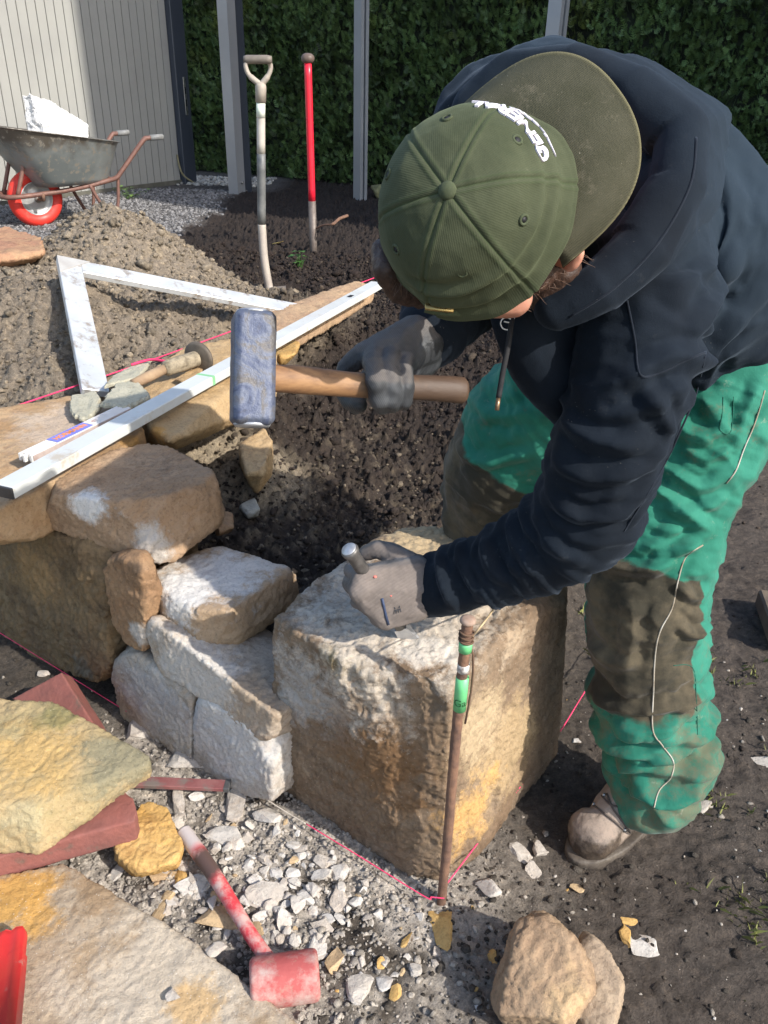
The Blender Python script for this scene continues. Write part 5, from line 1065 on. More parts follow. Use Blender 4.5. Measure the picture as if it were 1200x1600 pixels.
# --- trousers
legL = [px(1130, 590, 1.38, 86), px(1092, 690, 1.40, 92), px(1045, 800, 1.43, 88), px(1012, 905, 1.46, 90), px(1010, 1000, 1.50, 85), px(1014, 1090, 1.54, 78), px(1024, 1150, 1.575, 74), px(1032, 1196, 1.60, 69), px(1016, 1226, 1.615, 56)]
legR = [px(1010, 560, 1.44, 100), px(905, 610, 1.50, 112), px(835, 665, 1.58, 104), px(786, 728, 1.66, 88), px(768, 800, 1.74, 72), px(762, 880, 1.85, 66), px(760, 980, 1.98, 60)]
hips = chain([px(1130, 540, 1.42, 100), px(1180, 560, 1.40, 78)])+[capsule(*px(1130, 590, 1.38, 86), *px(1010, 560, 1.44, 100)), capsule(*px(1092, 690, 1.40, 88), *px(905, 610, 1.50, 90))]
vv, f0 = join(chain(legL)+chain(legR)+hips); c2, n2, f2 = remesh(vv, f0, .0042, 9, .6)
Sl, ol, dl = seginfo(c2, legL); Sr, orr, drr = seginfo(c2, legR); isL = (dl < drr); S = np.where(isL, Sl, Sr); o = np.where(isL[:, None], ol, orr)
Ll = np.sum([np.linalg.norm(b[0]-a[0]) for a, b in zip(legL[:-1], legL[1:])])
fold = ringfolds(S, o, 13, 5.5, 21, .9); fold2 = ringfolds(S, o, 30, 9, 25, 1.1)
bunch = np.where(isL, sstep(.48, .66, S), 0); c2z = c2.copy()
rid = ringfolds(S, o, 9, 4.2, 41, 1.6)
d = .0060*fold+.0035*fold2+.0105*np.sign(rid)*np.abs(rid)**1.6+bunch*(.010*fold)+.010*bunch*np.sin(S*75+3*fbm(c2, 9, 2))+.006*ridged(c2@np.array([[.8, .2, .5], [-.2, 1, .1], [-.5, .1, .8]])*np.array([1.6, .8, .5]), 8, 2, 31)
d += folds(c2, n2, f2, [([(1000, 740), (1060, 790), (1110, 835)], .013, .010), ([(1060, 690), (1100, 715), (1145, 695)], .010, .008), ([(1040, 730), (1090, 760), (1130, 745)], .009, .008), ([(1050, 650), (1085, 680), (1130, 672)], .010, .009), ([(1020, 790), (1070, 800), (1120, 780)], .008, .008),
   ([(940, 880), (1010, 890), (1060, 860), (1105, 830)], .012, .009), ([(1000, 850), (1040, 855), (1090, 845)], .010, .008), ([(1050, 905), (1075, 930), (1095, 920)], .012, .008), ([(1045, 960), (1070, 985), (1098, 970)], .011, .008), ([(930, 1000), (960, 1030), (1010, 1030)], .008, .010), ([(940, 1090), (990, 1105), (1050, 1095), (1092, 1080)], .012, .009),
   ([(950, 1150), (1000, 1165), (1060, 1150), (1095, 1150)], .014, .010), ([(955, 1190), (1010, 1195), (1050, 1205), (1095, 1190)], .014, .009), ([(1000, 1225), (1040, 1235), (1085, 1220)], .011, .008), ([(740, 620), (780, 650), (850, 640)], .009, .010), ([(720, 690), (760, 720), (840, 700)], .010, .010), ([(790, 580), (830, 600), (870, 660)], .009, .010),
   ([(1100, 620), (1120, 660), (1160, 690)], .009, .010), ([(985, 920), (990, 980), (980, 1040)], .007, .010), ([(1180, 600), (1160, 640), (1150, 690)], .008, .008)])
c2 = c2+n2*d[:, None]
pad = np.where(isL, sstep(.325, .345, S+.03*fbm(c2, 9, 3))*sstep(.64, .58, S+.04*fbm(c2, 9, 3, 2)), sstep(.30, .33, S+.02*fbm(c2, 12, 3))*sstep(.60, .57, S))
side = o@nrm([-.55, -.8, .1])/np.maximum(np.linalg.norm(o, axis=1), 1e-6); sideR = o@nrm([-.5, -.85, .1])/np.maximum(np.linalg.norm(o, axis=1), 1e-6)
padm = pad*np.where(isL, sstep(.36, .46, side+.12*fbm(c2, 8, 3, 4)), sstep(-.35, -.2, sideR))
trz = mesh('trousers', c2, f2, None, person); attr_color(trz.data, 'pad', np.stack([padm, padm*0, padm*0], 1))
b = NB('green_workwear'); nz = b.noise(6, 6, .65)
col = b.mix(b.mapr(nz, .38, .62), (.013, .125, .082), (.028, .185, .128)); 
dirt = b.mapr(b.noise(5.5, 10, .78), .56, .68); zt_ = b.n('ShaderNodeSeparateXYZ'); b.l(b.P, zt_.inputs[0]); low_ = b.mapr(zt_.outputs[2], .55, .12, 0, .16); dirt = b.mapr(b.math('ADD', b.noise(7.5, 10, .78), low_), .57, .70); col = b.mix(b.math('MULTIPLY', dirt, .72), col, (.13, .105, .065))
col = b.mix(b.math('MULTIPLY', b.mapr(b.noise(22, 8, .8), .60, .72), .5), col, (.36, .36, .28))
pm = b.sep(b.attr('pad').outputs[0])[0]; pe = b.mapr(b.math('ADD', pm, b.math('MULTIPLY', b.math('SUBTRACT', b.noise(14, 9, .75), .5), 1.5)), .30, .62)
pc_ = b.mix(b.mapr(b.noise(9, 8, .7), .42, .62), (.038, .034, .024), (.105, .085, .055)); col = b.mix(pe, col, pc_)
nm = b.bump(b.noise(600, 2), .3, .001); rg = b.n('ShaderNodeTexNoise'); rg.noise_type = 'RIDGED_MULTIFRACTAL'; rg.inputs['Scale'].default_value = 9; rg.inputs['Detail'].default_value = 4; rg.inputs['Distortion'].default_value = .8; b.l(b.P, rg.inputs['Vector']); nm = b.bump(b.noise(28, 5, .55), .3, .008, nm); nm = b.bump(rg.outputs[0], .75, .016, nm); M_TRZ = b.fin(col, b.mapr(pe, 0, 1, .78, .92), nm, spec=.16); b.b.inputs['Sheen Weight'].default_value = .1
trz.data.materials.append(M_TRZ); BVH_T = BVHTree.FromPolygons([V(p) for p in c2], f2)
M_PIPE = simple('piping', (.42, .40, .35), (.25, .20, .14), 20, .8)
seam('piping', [(1098, 852), (1072, 870), (1060, 905), (1050, 950), (1032, 985), (1024, 1020), (1021, 1080), (1020, 1140), (1035, 1165), (1052, 1190), (1048, 1215), (1030, 1235), (1022, 1262)], BVH_T, .0014, M_PIPE, trz, .0003, 10)
seam('piping', [(1195, 610), (1180, 660), (1163, 700), (1150, 735), (1135, 755)], BVH_T, .0013, M_PIPE, trz, .001)
M_GS = fabric('green_seam', (.010, .075, .05), (.015, .1, .07), 700, .8)
seam('seam', [(1130, 620), (1128, 650), (1125, 672), (1142, 674), (1146, 620)], BVH_T, .0009, M_GS, trz, .0001)
seam('seam', [(1052, 1040), (1082, 1043), (1088, 1090), (1090, 1148)], BVH_T, .0008, M_GS, trz, .0001)
for kp in range(1):
    pass

# --- boot (left) and the hidden right one
def boot(toe, heel, ankle, m1, visible=True):
    toe, heel, ankle = map(np.array, (toe, heel, ankle)); d = nrm((toe-heel)*[1, 1, 0]); s_ = np.array([-d[1], d[0], 0]); Z = np.array([0, 0, 1.])
    Lb_ = np.linalg.norm((toe-heel)[:2]); e = []
    pc = [capsule(heel+d*.045+Z*.05, .043, heel+d*.12+Z*.045, .042), capsule(heel+d*.12+Z*.045, .042, toe-d*.055+Z*.046+s_*.004, .047), capsule(toe-d*.055+Z*.046-s_*.008, .046, toe-d*.05+Z*.040, .045),
          capsule(heel+d*.06+Z*.07, .045, ankle, .052), capsule(ankle, .052, heel+d*.15+Z*.065, .044), capsule(ankle, .05, toe-d*.10+Z*.055, .042)]
    vv, f0 = join(pc); c, n, f = remesh(vv, f0, .0035, 5); lift = n[:, 2]
    c = c+n*(.0025*fbm(c, 22, 4)+.0012*fbm(c, 80, 3))[:, None]; c[:, 2] = np.maximum(c[:, 2], heel[2]+.004)
    up = mesh('boot', c, f, m1, person)
    rim = []
    for k in range(40):
        t = 2*pi*k/40; x_ = cos(t)*(Lb_/2+.006); y_ = sin(t)*(.052+.006*cos(t)); rim.append((heel+toe)/2+d*x_+s_*y_)
    rim = np.array(rim); rim[:, 2] = heel[2]; vs = np.vstack([rim-[0, 0, .01], rim+[0, 0, .020]]); fs = [tuple(range(40))[::-1], tuple(range(40, 80))]+[(k, (k+1) % 40, 40+(k+1) % 40, 40+k) for k in range(40)]
    c3, n3, f3 = remesh(vs, fs, .004, 2); c3 += n3*(.003*fbm(c3, 40, 4))[:, None]; mesh('sole', c3, f3, simple('mud_sole', (.05, .038, .030), (.11, .09, .07), 40, .7, 0, .6, 90, .004), up); return up, c, f, d, s_
toeB = G(893, 1345, .0)+[.0, .0, .0]; heelB = toeB+np.array([.205, .155, 0]); tz = gz(toeB[0]+.06, toeB[1]+.02); toeB[2] = heelB[2] = tz-.004
b = NB('muddy_leather'); nz = b.noise(20, 9, .75); dt = b.dist(toeB+[.045, .01, .02]); mk = b.mapr(b.math('ADD', dt, b.math('MULTIPLY', b.math('SUBTRACT', nz, .5), .14)), .050, .080, 1, 0)
zz = b.n('ShaderNodeSeparateXYZ'); b.l(b.P, zz.inputs[0]); low = b.mapr(b.math('ADD', zz.outputs[2], b.math('MULTIPLY', nz, .06)), tz+.06, tz+.085, 1, 0); mk = b.math('MAXIMUM', mk, low)
col = b.mix(b.mapr(nz, .35, .65), (.36, .29, .24), (.26, .20, .16)); col = b.mix(mk, col, b.mix(b.mapr(b.noise(60, 6), .4, .6), (.05, .036, .027), (.10, .075, .055)))
M_BOOT = b.fin(col, b.mapr(mk, 0, 1, .85, .45), b.bump(b.noise(70, 6, .7), .6, .004))
ankle = px(1000, 1232, 1.60, 40)[0]
bo, c_, f_b, bd_, bs_ = boot(toeB, heelB, toeB+np.array([.155, .115, .115]), M_BOOT); BVH_B = BVHTree.FromPolygons([V(p) for p in c_], f_b)
M_LACE = simple('lace', (.10, .08, .07), rough=.9)
for pix in ([(928, 1258), (945, 1272), (962, 1285), (974, 1296)], [(940, 1243), (955, 1258), (975, 1262), (988, 1275)], [(948, 1240), (957, 1262), (970, 1280), (984, 1300)]): seam('lace', pix, BVH_B, .0021, M_LACE, bo, .002, 4)
for q in ((928, 1257), (944, 1242), (984, 1276), (976, 1297)):
    h_ = hit(BVH_B, *q, .002)
    if h_ is not None: v, f_ = tube([h_-FW*.002, h_+FW*.001], .0046, 10); mesh('lace_hook', v, f_, M_STEEL, bo)
rt = px(738, 1000, 2.02, 20)[0]; rz = .02; boot(np.array([rt[0]-.10, rt[1]-.20, rz]), np.array([rt[0]+.03, rt[1]+.05, rz]), np.array([rt[0], rt[1]-.02, rz+.12]), M_BOOT)

# --- head frame: U = crown axis, Fb = direction the cap brim points (nape side), Sx = right-hand side of the head
RC = PT(737, 329, .815); vdir = nrm(CAM-RC)
def perp(a, n): return nrm(a-n*np.dot(a, n))
rt_ = perp(RT, vdir); up_ = np.cross(vdir, rt_)
U_ = nrm(vdir+math.tan(radians(15))*(-.80*rt_+.60*up_)); BA = radians(40)
Fb = perp(cos(BA)*rt_+sin(BA)*up_, U_); Sx = np.cross(U_, Fb)       # Sx: from lower right to upper left in the picture
Ff = -Fb
def HP(f, s, u): return RC+Ff*f+Sx*s+U_*u
# gloves described as capsule parts, shared by the gloves and the hands inside them
def handL():
    W = [px(650, 893, 1.305, 26), px(652, 916, 1.31, 34), px(650, 944, 1.315, 27)]
    K = [px(566, 900, 1.275, 15), px(560, 922, 1.275, 17), px(578, 943, 1.290, 18), px(602, 970, 1.305, 15)]
    vs = np.vstack([ICO2[0]*r+p for p, r in W+K]); P = [hullmesh(vs)]
    vs = np.vstack([ICO2[0]*r*1.05+p+FW*.018 for p, r in [W[0], W[1], K[0], K[1], K[2]]]); P.append(hullmesh(vs))
    F = [[K[0], px(548, 890, 1.300, 12), px(556, 893, 1.335, 12), px(584, 903, 1.345, 11)], [K[1], px(547, 910, 1.305, 13), px(558, 915, 1.340, 12), px(588, 920, 1.352, 11)],
         [K[2], px(560, 940, 1.320, 12.5), px(572, 944, 1.355, 12), px(600, 944, 1.364, 11)], [K[3], px(588, 966, 1.335, 11), px(600, 968, 1.362, 10.5), px(620, 964, 1.372, 10)]]
    T = [px(638, 880, 1.31, 20), px(612, 864, 1.318, 16), px(590, 858, 1.325, 14), px(572, 864, 1.335, 12)]
    for f in F+[T]: P += chain(f)
    return P
def handR():
    W = [px(648, 522, 1.035, 30), px(660, 540, 1.045, 34)]
    K = [px(561, 557, 1.0, 17), px(585, 553, .995, 18), px(611, 556, .995, 18), px(634, 564, 1.0, 17)]
    P = [hullmesh(np.vstack([ICO2[0]*r+p for p, r in W+K])), hullmesh(np.vstack([ICO2[0]*r+p+FW*.02+UP*-.01 for p, r in W+K[1:]]))]
    F = [[K[0], px(541, 575, 1.005, 15), px(532, 604, 1.01, 13), px(545, 626, 1.0, 13), px(562, 633, .985, 12)], [K[1], px(583, 572, .95, 16), px(588, 600, .928, 16), px(592, 626, .940, 14.5), px(598, 637, .965, 12)],
         [K[2], px(606, 574, .955, 15.5), px(611, 602, .935, 15.5), px(613, 626, .945, 13.5), px(614, 634, .968, 12)], [K[3], px(630, 580, .965, 14), px(634, 604, .946, 14), px(632, 626, .955, 12.5), px(630, 630, .975, 11)]]
    T = [px(640, 540, 1.05, 24), px(590, 580, 1.035, 18), px(560, 612, 1.03, 15), px(556, 634, 1.01, 13)]
    for f in F+[T]: P += chain(f)
    return P
# body: one continuous surface (head with face, neck, trunk, limbs, hands)
def shr(pts, k): return [(p, r*k) for p, r in pts]
parts = [capsule(a[0], a[1]*.72, b[0], b[1]*.72) for a, b in torso]+chain(shr(armL[:-1], .55))+chain(shr(armR[:-1], .6))+chain(shr(legL[:-1], .6))+chain(shr(legR, .6))
parts += chain([(heelB+[-.05, -.03, .06], .035), (heelB+[-.14, -.10, .04], .03)])
HCc = HP(0, 0, -.045)
def ell(c, a, b, c3): return (ICO3[0][:, :1]*a*Ff+ICO3[0][:, 1:2]*b*Sx+ICO3[0][:, 2:]*c3*U_+c, ICO3[1].tolist())
parts += [capsule(*px(705, 472, .872, 26), *px(800, 464, .885, 34)), ell(HP(-.005, 0, -.02), .092, .076, .102), ell(HP(.045, 0, -.085), .052, .058, .06), capsule(HP(.03, 0, -.09), .055, HP(.055, 0, -.145), .028),
          capsule(HP(.085, .045, -.055), .014, HP(.085, -.045, -.055), .014), capsule(HP(.088, 0, -.05), .010, HP(.112, 0, -.088), .012), capsule(HP(.078, .018, -.118), .011, HP(.078, -.018, -.118), .011),
          capsule(HP(.062, .05, -.09), .018, HP(.062, -.05, -.09), .018), capsule(HP(-.05, 0, -.09), .058, PT(850, 300, 1.12), .07)]
eC = PT(893, 396, .895)
for sgn in (-1,):
    pass
earp = [(PT(888, 378, .872), .006), (PT(902, 382, .868), .0065), (PT(907, 396, .870), .006), (PT(899, 412, .876), .006), (PT(889, 419, .884), .006)]
parts += chain(earp)+[hullmesh(np.vstack([ICO2[0]*.004+p for p, r in earp]+[ICO2[0]*.01+PT(872, 402, .915)]))]
parts += [capsule(HP(-.015, .074, -.045), .010, HP(-.02, .088, -.02), .008), capsule(HP(-.02, .088, -.02), .008, HP(-.03, .084, -.06), .006)]
for hpz in (handL, handR):
    for v_h, f_h in hpz():
        c0 = v_h.mean(0); parts.append((c0+(v_h-c0)*.86, f_h))
vv, f0 = join(parts); c2, n2, f2 = remesh(vv, f0, .0036, 3)
b = NB('skin'); nz = b.noise(30, 5); col = b.mix(b.mapr(nz, .35, .65), (.50, .25, .17), (.42, .19, .13)); M_SKIN = b.fin(col, .5, b.bump(b.noise(160, 4), .25, .001))
b.b.inputs['Subsurface Weight'].default_value = .12; b.b.inputs['Subsurface Radius'].default_value = (.012, .004, .002); b.b.inputs['Subsurface Scale'].default_value = 1
body = mesh('body', c2, f2, M_SKIN, person)
for s_ in (-1, 1):
    eye = mesh('eye', ICO3[0]*.0125+HP(.083, s_*.031, -.066), ICO3[1], simple('eye_white', (.7, .68, .66), rough=.2), body)
    mesh('iris', ICO2[0]*.006+HP(.0915, s_*.031, -.067), ICO2[1], simple('iris', (.08, .05, .03), rough=.2), eye)
# hair: fringe under the strap opening, temples, sideburn and beard
parts = [capsule(*px(606, 420, .865, 24), *px(628, 452, .885, 24)), capsule(*px(606, 420, .865, 24), *px(600, 390, .88, 20)), capsule(*px(628, 452, .885, 24), *px(660, 462, .90, 20)),
         capsule(*px(868, 405, .925, 22), *px(840, 440, .93, 18)), capsule(*px(876, 425, .95, 32), *px(850, 470, .97, 22)), capsule(*px(880, 385, .93, 22), *px(900, 365, .95, 20)),
         ell(HP(-.02, 0, -.03), .088, .083, .075)]
vv, f0 = join(parts); c2, n2, f2 = remesh(vv, f0, .0032, 4); q_ = (c2-RC)@np.stack([Ff, Sx, U_], 1)
c2 = c2+n2*(.0022*ridged(q_*np.array([90, 90, 14]), 1, 2, 4))[:, None]
M_HAIR = simple('hair_brown', (.035, .018, .012), (.07, .035, .022), 120, .55, 0, .6, 300, .002); hair = mesh('hair', c2, f2, M_HAIR, body)
sv = []; rg2 = np.random.default_rng(5)
for k in range(210):
    if k < 110: u = rg2.uniform(800, 905); vq = 470-(u-800)*.75+rg2.normal(0, 9); p = PT(u, vq, .905+rg2.uniform(0, .03)); dr = -.35*UP*rg2.uniform(.4, 1.4)+RT*rg2.normal(-.1, .5)-FW*.1
    else: u = rg2.uniform(590, 650); vq = 395+(u-590)*.9+rg2.normal(0, 8); p = PT(u, vq, .86); dr = -UP*.6+RT*rg2.normal(.2, .4)
    L_ = rg2.uniform(.012, .032); b_ = nrm(rg2.normal(0, 1, 3)); sv.append(tube([p, p+dr*L_*.5+b_*.002, p+dr*L_+b_*.006], [.0005, .0004, .00015], 4))
vs, f0 = join(sv); mesh('strands', vs, f0, simple('hair_light', (.12, .065, .04), rough=.5), hair)

# --- cap
Rf, Rs, Hc = .0965, .0905, .106
def crown(az, ph):
    """az from the brim axis towards Sx, ph 0 (rim) .. pi/2 (button)"""
    k = 2/2.35; r = np.cos(ph)**k; z = np.sin(ph)**(2/2.1)*Hc
    return r*Rf*np.cos(az), r*Rs*np.sin(az), z
NA, NP_ = 540, 150; az = np.linspace(0, 2*pi, NA, endpoint=False); ph = np.linspace(0, pi/2*.9999, NP_); A_, Ph = np.meshgrid(az, ph, indexing='ij')
f_, s_, z_ = crown(A_, Ph); P = RC+f_[..., None]*Fb+s_[..., None]*Sx+z_[..., None]*U_
Nn = f_[..., None]/Rf**2*Fb+s_[..., None]/Rs**2*Sx+z_[..., None]/Hc**2*U_; Nn /= np.linalg.norm(Nn, axis=2)[..., None]
q = np.stack([f_, s_, z_], -1).reshape(-1, 3); rr_ = np.hypot(f_, s_).ravel(); a_ = A_.ravel(); zf = z_.ravel()
seamd = np.full(len(a_), 9.); lat = np.zeros(len(a_))
for k in range(6):
    da = (a_-(pi/6*1.0+k*pi/3)+pi) % (2*pi)-pi; ds = np.abs(np.sin(da))*rr_; ok = np.cos(da) > 0; m = ok & (ds < seamd); seamd = np.where(m, ds, seamd)
pa_ = (a_+pi/6-pi/6) % (pi/3)-pi/6; pa_ = ((a_-pi/6) % (pi/3))-pi/6; lat = rr_*np.sin(pa_)
d = -.0011*np.exp(-(seamd/.0012)**2)+.0007*np.exp(-((seamd-.0042)/.0022)**2)
d += .0022*fbm(q, 18, 3, 3)+.0040*ridged(q*np.array([1, 1, .8]), 8, 3, 12, .5)+.0045*fbm(q, 6, 2, 15)
sidew = sstep(-.1, .4, np.cos(a_-radians(-75)))   # slouch folds on the head's left side
fz = zf+.010*fbm(q, 7, 2, 8)-.012*np.cos(a_+.6); d += sidew*sstep(.088, .052, zf)*.0062*np.sin(fz*250)*(.6+.8*fbm(q, 9, 2, 19))+.0018*sstep(.05, .02, zf)*np.sin(fz*260+2)
d += sidew*.007*sstep(.032, .0, zf)
d += .003*sstep(.014, .010, zf)                       # hem band
P = P.reshape(-1, 3)+Nn.reshape(-1, 3)*d[:, None]
P = P+U_*(-(.012*sstep(.3, -.6, np.cos(a_))+.006)*sstep(.05, 0, zf))[:, None]
ii = np.arange(NA*NP_).reshape(NA, NP_); i2 = np.roll(ii, -1, 0); F = np.stack([ii[:, :-1].ravel(), i2[:, :-1].ravel(), i2[:, 1:].ravel(), ii[:, 1:].ravel()], 1)
inn = P-Nn.reshape(-1, 3)*.002; rim = np.stack([ii[:, 0], i2[:, 0], i2[:, 0]+NA*NP_, ii[:, 0]+NA*NP_], 1)[:, ::-1]
cap = empty('cap_root', RC); bpy.data.objects.remove(cap)
me_v = np.vstack([P, inn]); me_f = np.vstack([F, F[:, ::-1]+NA*NP_, rim]).tolist()
b = NB('cap_corduroy'); at = b.sep(b.attr('lat').outputs[0]); nz = b.noise(13, 7, .65)
col = b.mix(b.mapr(nz, .35, .65), (.046, .054, .030), (.072, .080, .047)); col = b.mix(b.math('MULTIPLY', b.mapr(b.noise(26, 8, .8), .62, .74), .45), col, (.24, .22, .15))
col = b.mix(b.math('MULTIPLY', at[1], .55), col, (.045, .065, .028))
wv = b.math('SINE', b.math('MULTIPLY', at[0], 2*pi/.0019)); col = b.mix(b.math('MULTIPLY', b.mapr(wv, -1, .2, 1, 0), .16), col, (.025, .032, .015))
nm = b.bump(wv, .14, .0004); nm = b.bump(b.noise(40, 5, .6), .35, .004, nm); M_CAP = b.fin(col, .9, nm, spec=.15); b.b.inputs['Sheen Weight'].default_value = .12; b.b.inputs['Sheen Tint'].default_value = (.6, .7, .4, 1)
capo = mesh('cap', me_v, me_f, M_CAP, person)
stitch = np.exp(-((seamd-.0045)/.0008)**2)*.8+np.exp(-(seamd/.0010)**2); lat2 = np.stack([np.concatenate([lat, lat]), np.clip(np.concatenate([stitch, stitch]), 0, 1), np.zeros(2*len(lat))], 1); attr_color(capo.data, 'lat', lat2)
BVH_C = BVHTree.FromPolygons([V(p) for p in P], F.tolist())
# brim
NAz, NT = 120, 34; aa = np.linspace(-1, 1, NAz); tt = np.linspace(0, 1, NT); AA, TT = np.meshgrid(aa, tt, indexing='ij')
a0 = AA*radians(62); xi, yi = Rs*np.sin(a0)*.99, Rf*np.cos(a0)*.99; an = AA*pi/2; xo = .099*np.sign(np.sin(an))*np.abs(np.sin(an))**.86; yo = .036+.138*np.abs(np.cos(an))**.62
xx = xi+(xo-xi)*TT; yy = yi+(yo-yi)*TT; zz = -.006-.020*(xx/.1)**2*(.3+.7*TT)-.012*TT+.004*np.sin(TT*pi)
zz = zz+(.0014*fbm(np.stack([xx.ravel(), yy.ravel(), xx.ravel()*0], 1), 16, 3, 2)).reshape(zz.shape)
edge = .0016*np.exp(-((1-TT)/.035)**2)
top = RC+yy[..., None]*Fb+xx[..., None]*Sx+(zz+.0012+edge)[..., None]*U_; bot = RC+yy[..., None]*Fb+xx[..., None]*Sx+(zz-.0022-edge)[..., None]*U_
n0 = NAz*NT; ii = np.arange(n0).reshape(NAz, NT); Fq = np.stack([ii[:-1, :-1].ravel(), ii[:-1, 1:].ravel(), ii[1:, 1:].ravel(), ii[1:, :-1].ravel()], 1)
ed = np.concatenate([ii[:, -1], ii[-1, ::-1], ii[::-1, 0], ii[0, :]]); Fe = [(int(a), int(b_), int(b_)+n0, int(a)+n0) for a, b_ in zip(ed[:-1], ed[1:]) if a != b_]
brim = mesh('brim', np.vstack([top.reshape(-1, 3), bot.reshape(-1, 3)]), Fq[:, ::-1].tolist()+(Fq+n0).tolist()+Fe, None, capo)
b = NB('brim_corduroy'); at = b.sep(b.attr('lat').outputs[0]); nz = b.noise(14, 8, .7)
col = b.mix(b.mapr(nz, .35, .65), (.050, .050, .031), (.078, .074, .050)); ds = b.mapr(b.math('ADD', b.dist(PT(900, 165, .9)), b.math('MULTIPLY', b.math('SUBTRACT', b.noise(24, 8, .8), .5), .10)), .03, .075, 1, 0)
col = b.mix(b.math('MULTIPLY', ds, .8), col, (.24, .20, .155)); col = b.mix(b.math('MULTIPLY', b.mapr(b.noise(30, 9, .8), .56, .68), .5), col, (.19, .165, .12)); col = b.mix(b.math('MULTIPLY', at[1], .7), col, (.20, .18, .10))
q = b.n('ShaderNodeTexVoronoi'); q.inputs['Scale'].default_value = 170; b.l(b.P, q.inputs['Vector']); col = b.mix(b.math('MULTIPLY', b.math('MULTIPLY', b.mapr(q.outputs['Distance'], .06, .12, 1, 0), b.mapr(b.noise(18, 4), .54, .6)), .8), col, (.5, .44, .34))
wv = b.math('SINE', b.math('MULTIPLY', at[0], 2*pi/.0019)); nm = b.bump(wv, .4, .0005); nm = b.bump(b.noise(400, 4), .5, .001, nm); M_BRIM = b.fin(col, .9, nm, spec=.15)
brim.data.materials.append(M_BRIM); la_ = np.stack([xx.ravel(), np.exp(-((1-TT.ravel())/.03)**2), xx.ravel()*0], 1); attr_color(brim.data, 'lat', np.vstack([la_, la_]))
# button, eyelets, buckle, strap
bt = RC+U_*(Hc+.001); v = ICO3[0].copy(); v = v[:, :1]*.0085*Fb+v[:, 1:2]*.0085*Sx+v[:, 2:]*.0055*U_+bt; mb = simple('button_green', (.055, .068, .032), (.046, .057, .027), 200, .9, 0, .3); mesh('button', v, ICO3[1], mb, capo)
def cpos(az_, ph_, lift=0):
    f1, s1, z1 = crown(np.array(az_), np.array(ph_)); n1 = nrm(f1/Rf**2*Fb+s1/Rs**2*Sx+z1/Hc**2*U_); return RC+f1*Fb+s1*Sx+z1*U_+n1*lift, n1
for k in range(6):
    p, n1 = cpos(k*pi/3, .80, .0016); t1_ = nrm(np.cross(n1, U_)); t2_ = np.cross(n1, t1_); ring = [p+.0042*(cos(t)*t1_+sin(t)*t2_) for t in np.linspace(0, 2*pi, 17)]
    v, f_ = tube(ring, .0016, 6, False); ey_ = mesh('eyelet', v, f_, mb, capo); v, f_ = tube([p-n1*.0005, p+n1*.0006], .0030, 12); mesh('hole', v, f_, M_SLOT, ey_)
def rimp(u, v, d): return PT(u, v, d)
v, f_ = tube(spline([PT(664, 482, .842), PT(690, 488, .843), PT(714, 489, .846), PT(752, 490, .85)], 5), .0045, 8); mesh('strap', v, f_, mb, capo)
bc = [PT(664, 479, .834), PT(709, 484, .836)]; v, f_ = box((bc[0]+bc[1])/2, (bc[1]-bc[0])/2, UP*.0035, FW*.002, .0008); mesh('buckle', v, f_, simple('brass', (.42, .30, .12), rough=.35, metal=.8), capo)
# embroidery wrapped on the crown front
def wraptext(body_, size, z0, az0, m, ext, span, shear=0.):
    cu = bpy.data.curves.new('t', 'FONT'); cu.body = body_; cu.size = size; cu.align_x = 'LEFT'; cu.extrude = ext; cu.offset = size*.03; cu.resolution_u = 3; cu.shear = shear
    ot = bpy.data.objects.new('tmp', cu); COL.objects.link(ot); bpy.context.view_layer.update()
    me = bpy.data.meshes.new_from_object(ot.evaluated_get(bpy.context.evaluated_depsgraph_get())); bpy.data.objects.remove(ot)
    bm = bmesh.new(); bm.from_mesh(me); bmesh.ops.triangulate(bm, faces=bm.faces[:])
    for _ in range(3):
        le = [e for e in bm.edges if e.calc_length() > .0035]
        if not le: break
        bmesh.ops.subdivide_edges(bm, edges=le, cuts=1); bmesh.ops.triangulate(bm, faces=bm.faces[:])
    bm.verts.index_update(); c = np.array([v.co[:] for v in bm.verts]); fs = [tuple(v.index for v in f.verts) for f in bm.faces]; bm.free()
    c[:, 0] -= c[:, 0].min(); c[:, 0] *= span/c[:, 0].max(); az_ = az0+c[:, 0]; zt = z0+c[:, 1]
    ph_ = np.arcsin(np.clip(zt/Hc, 0, .98)**(2.1/2)); f1, s1, z1 = crown(az_, ph_); n1 = f1[:, None]/Rf**2*Fb+s1[:, None]/Rs**2*Sx+z1[:, None]/Hc**2*U_; n1 /= np.linalg.norm(n1, axis=1)[:, None]
    p = RC+f1[:, None]*Fb+s1[:, None]*Sx+z1[:, None]*U_
    out = []
    for i in range(len(p)):
        l, n_, i_, dd = BVH_C.ray_cast(V(p[i]+n1[i]*.03), V(-n1[i])); l = p[i] if l is None else np.array(l); out.append(l+n1[i]*(.0010+c[i, 2]))
    mesh('lettering', out, fs, m, capo, False)
M_EMB = simple('thread_white', (.74, .70, .76), (.62, .58, .66), 300, .7)
wraptext('GENERAL', .024, .050, radians(-19), M_EMB, .0009, radians(66)); wraptext('Classic', .012, .034, radians(-16), M_EMB, .0006, radians(42), .25)

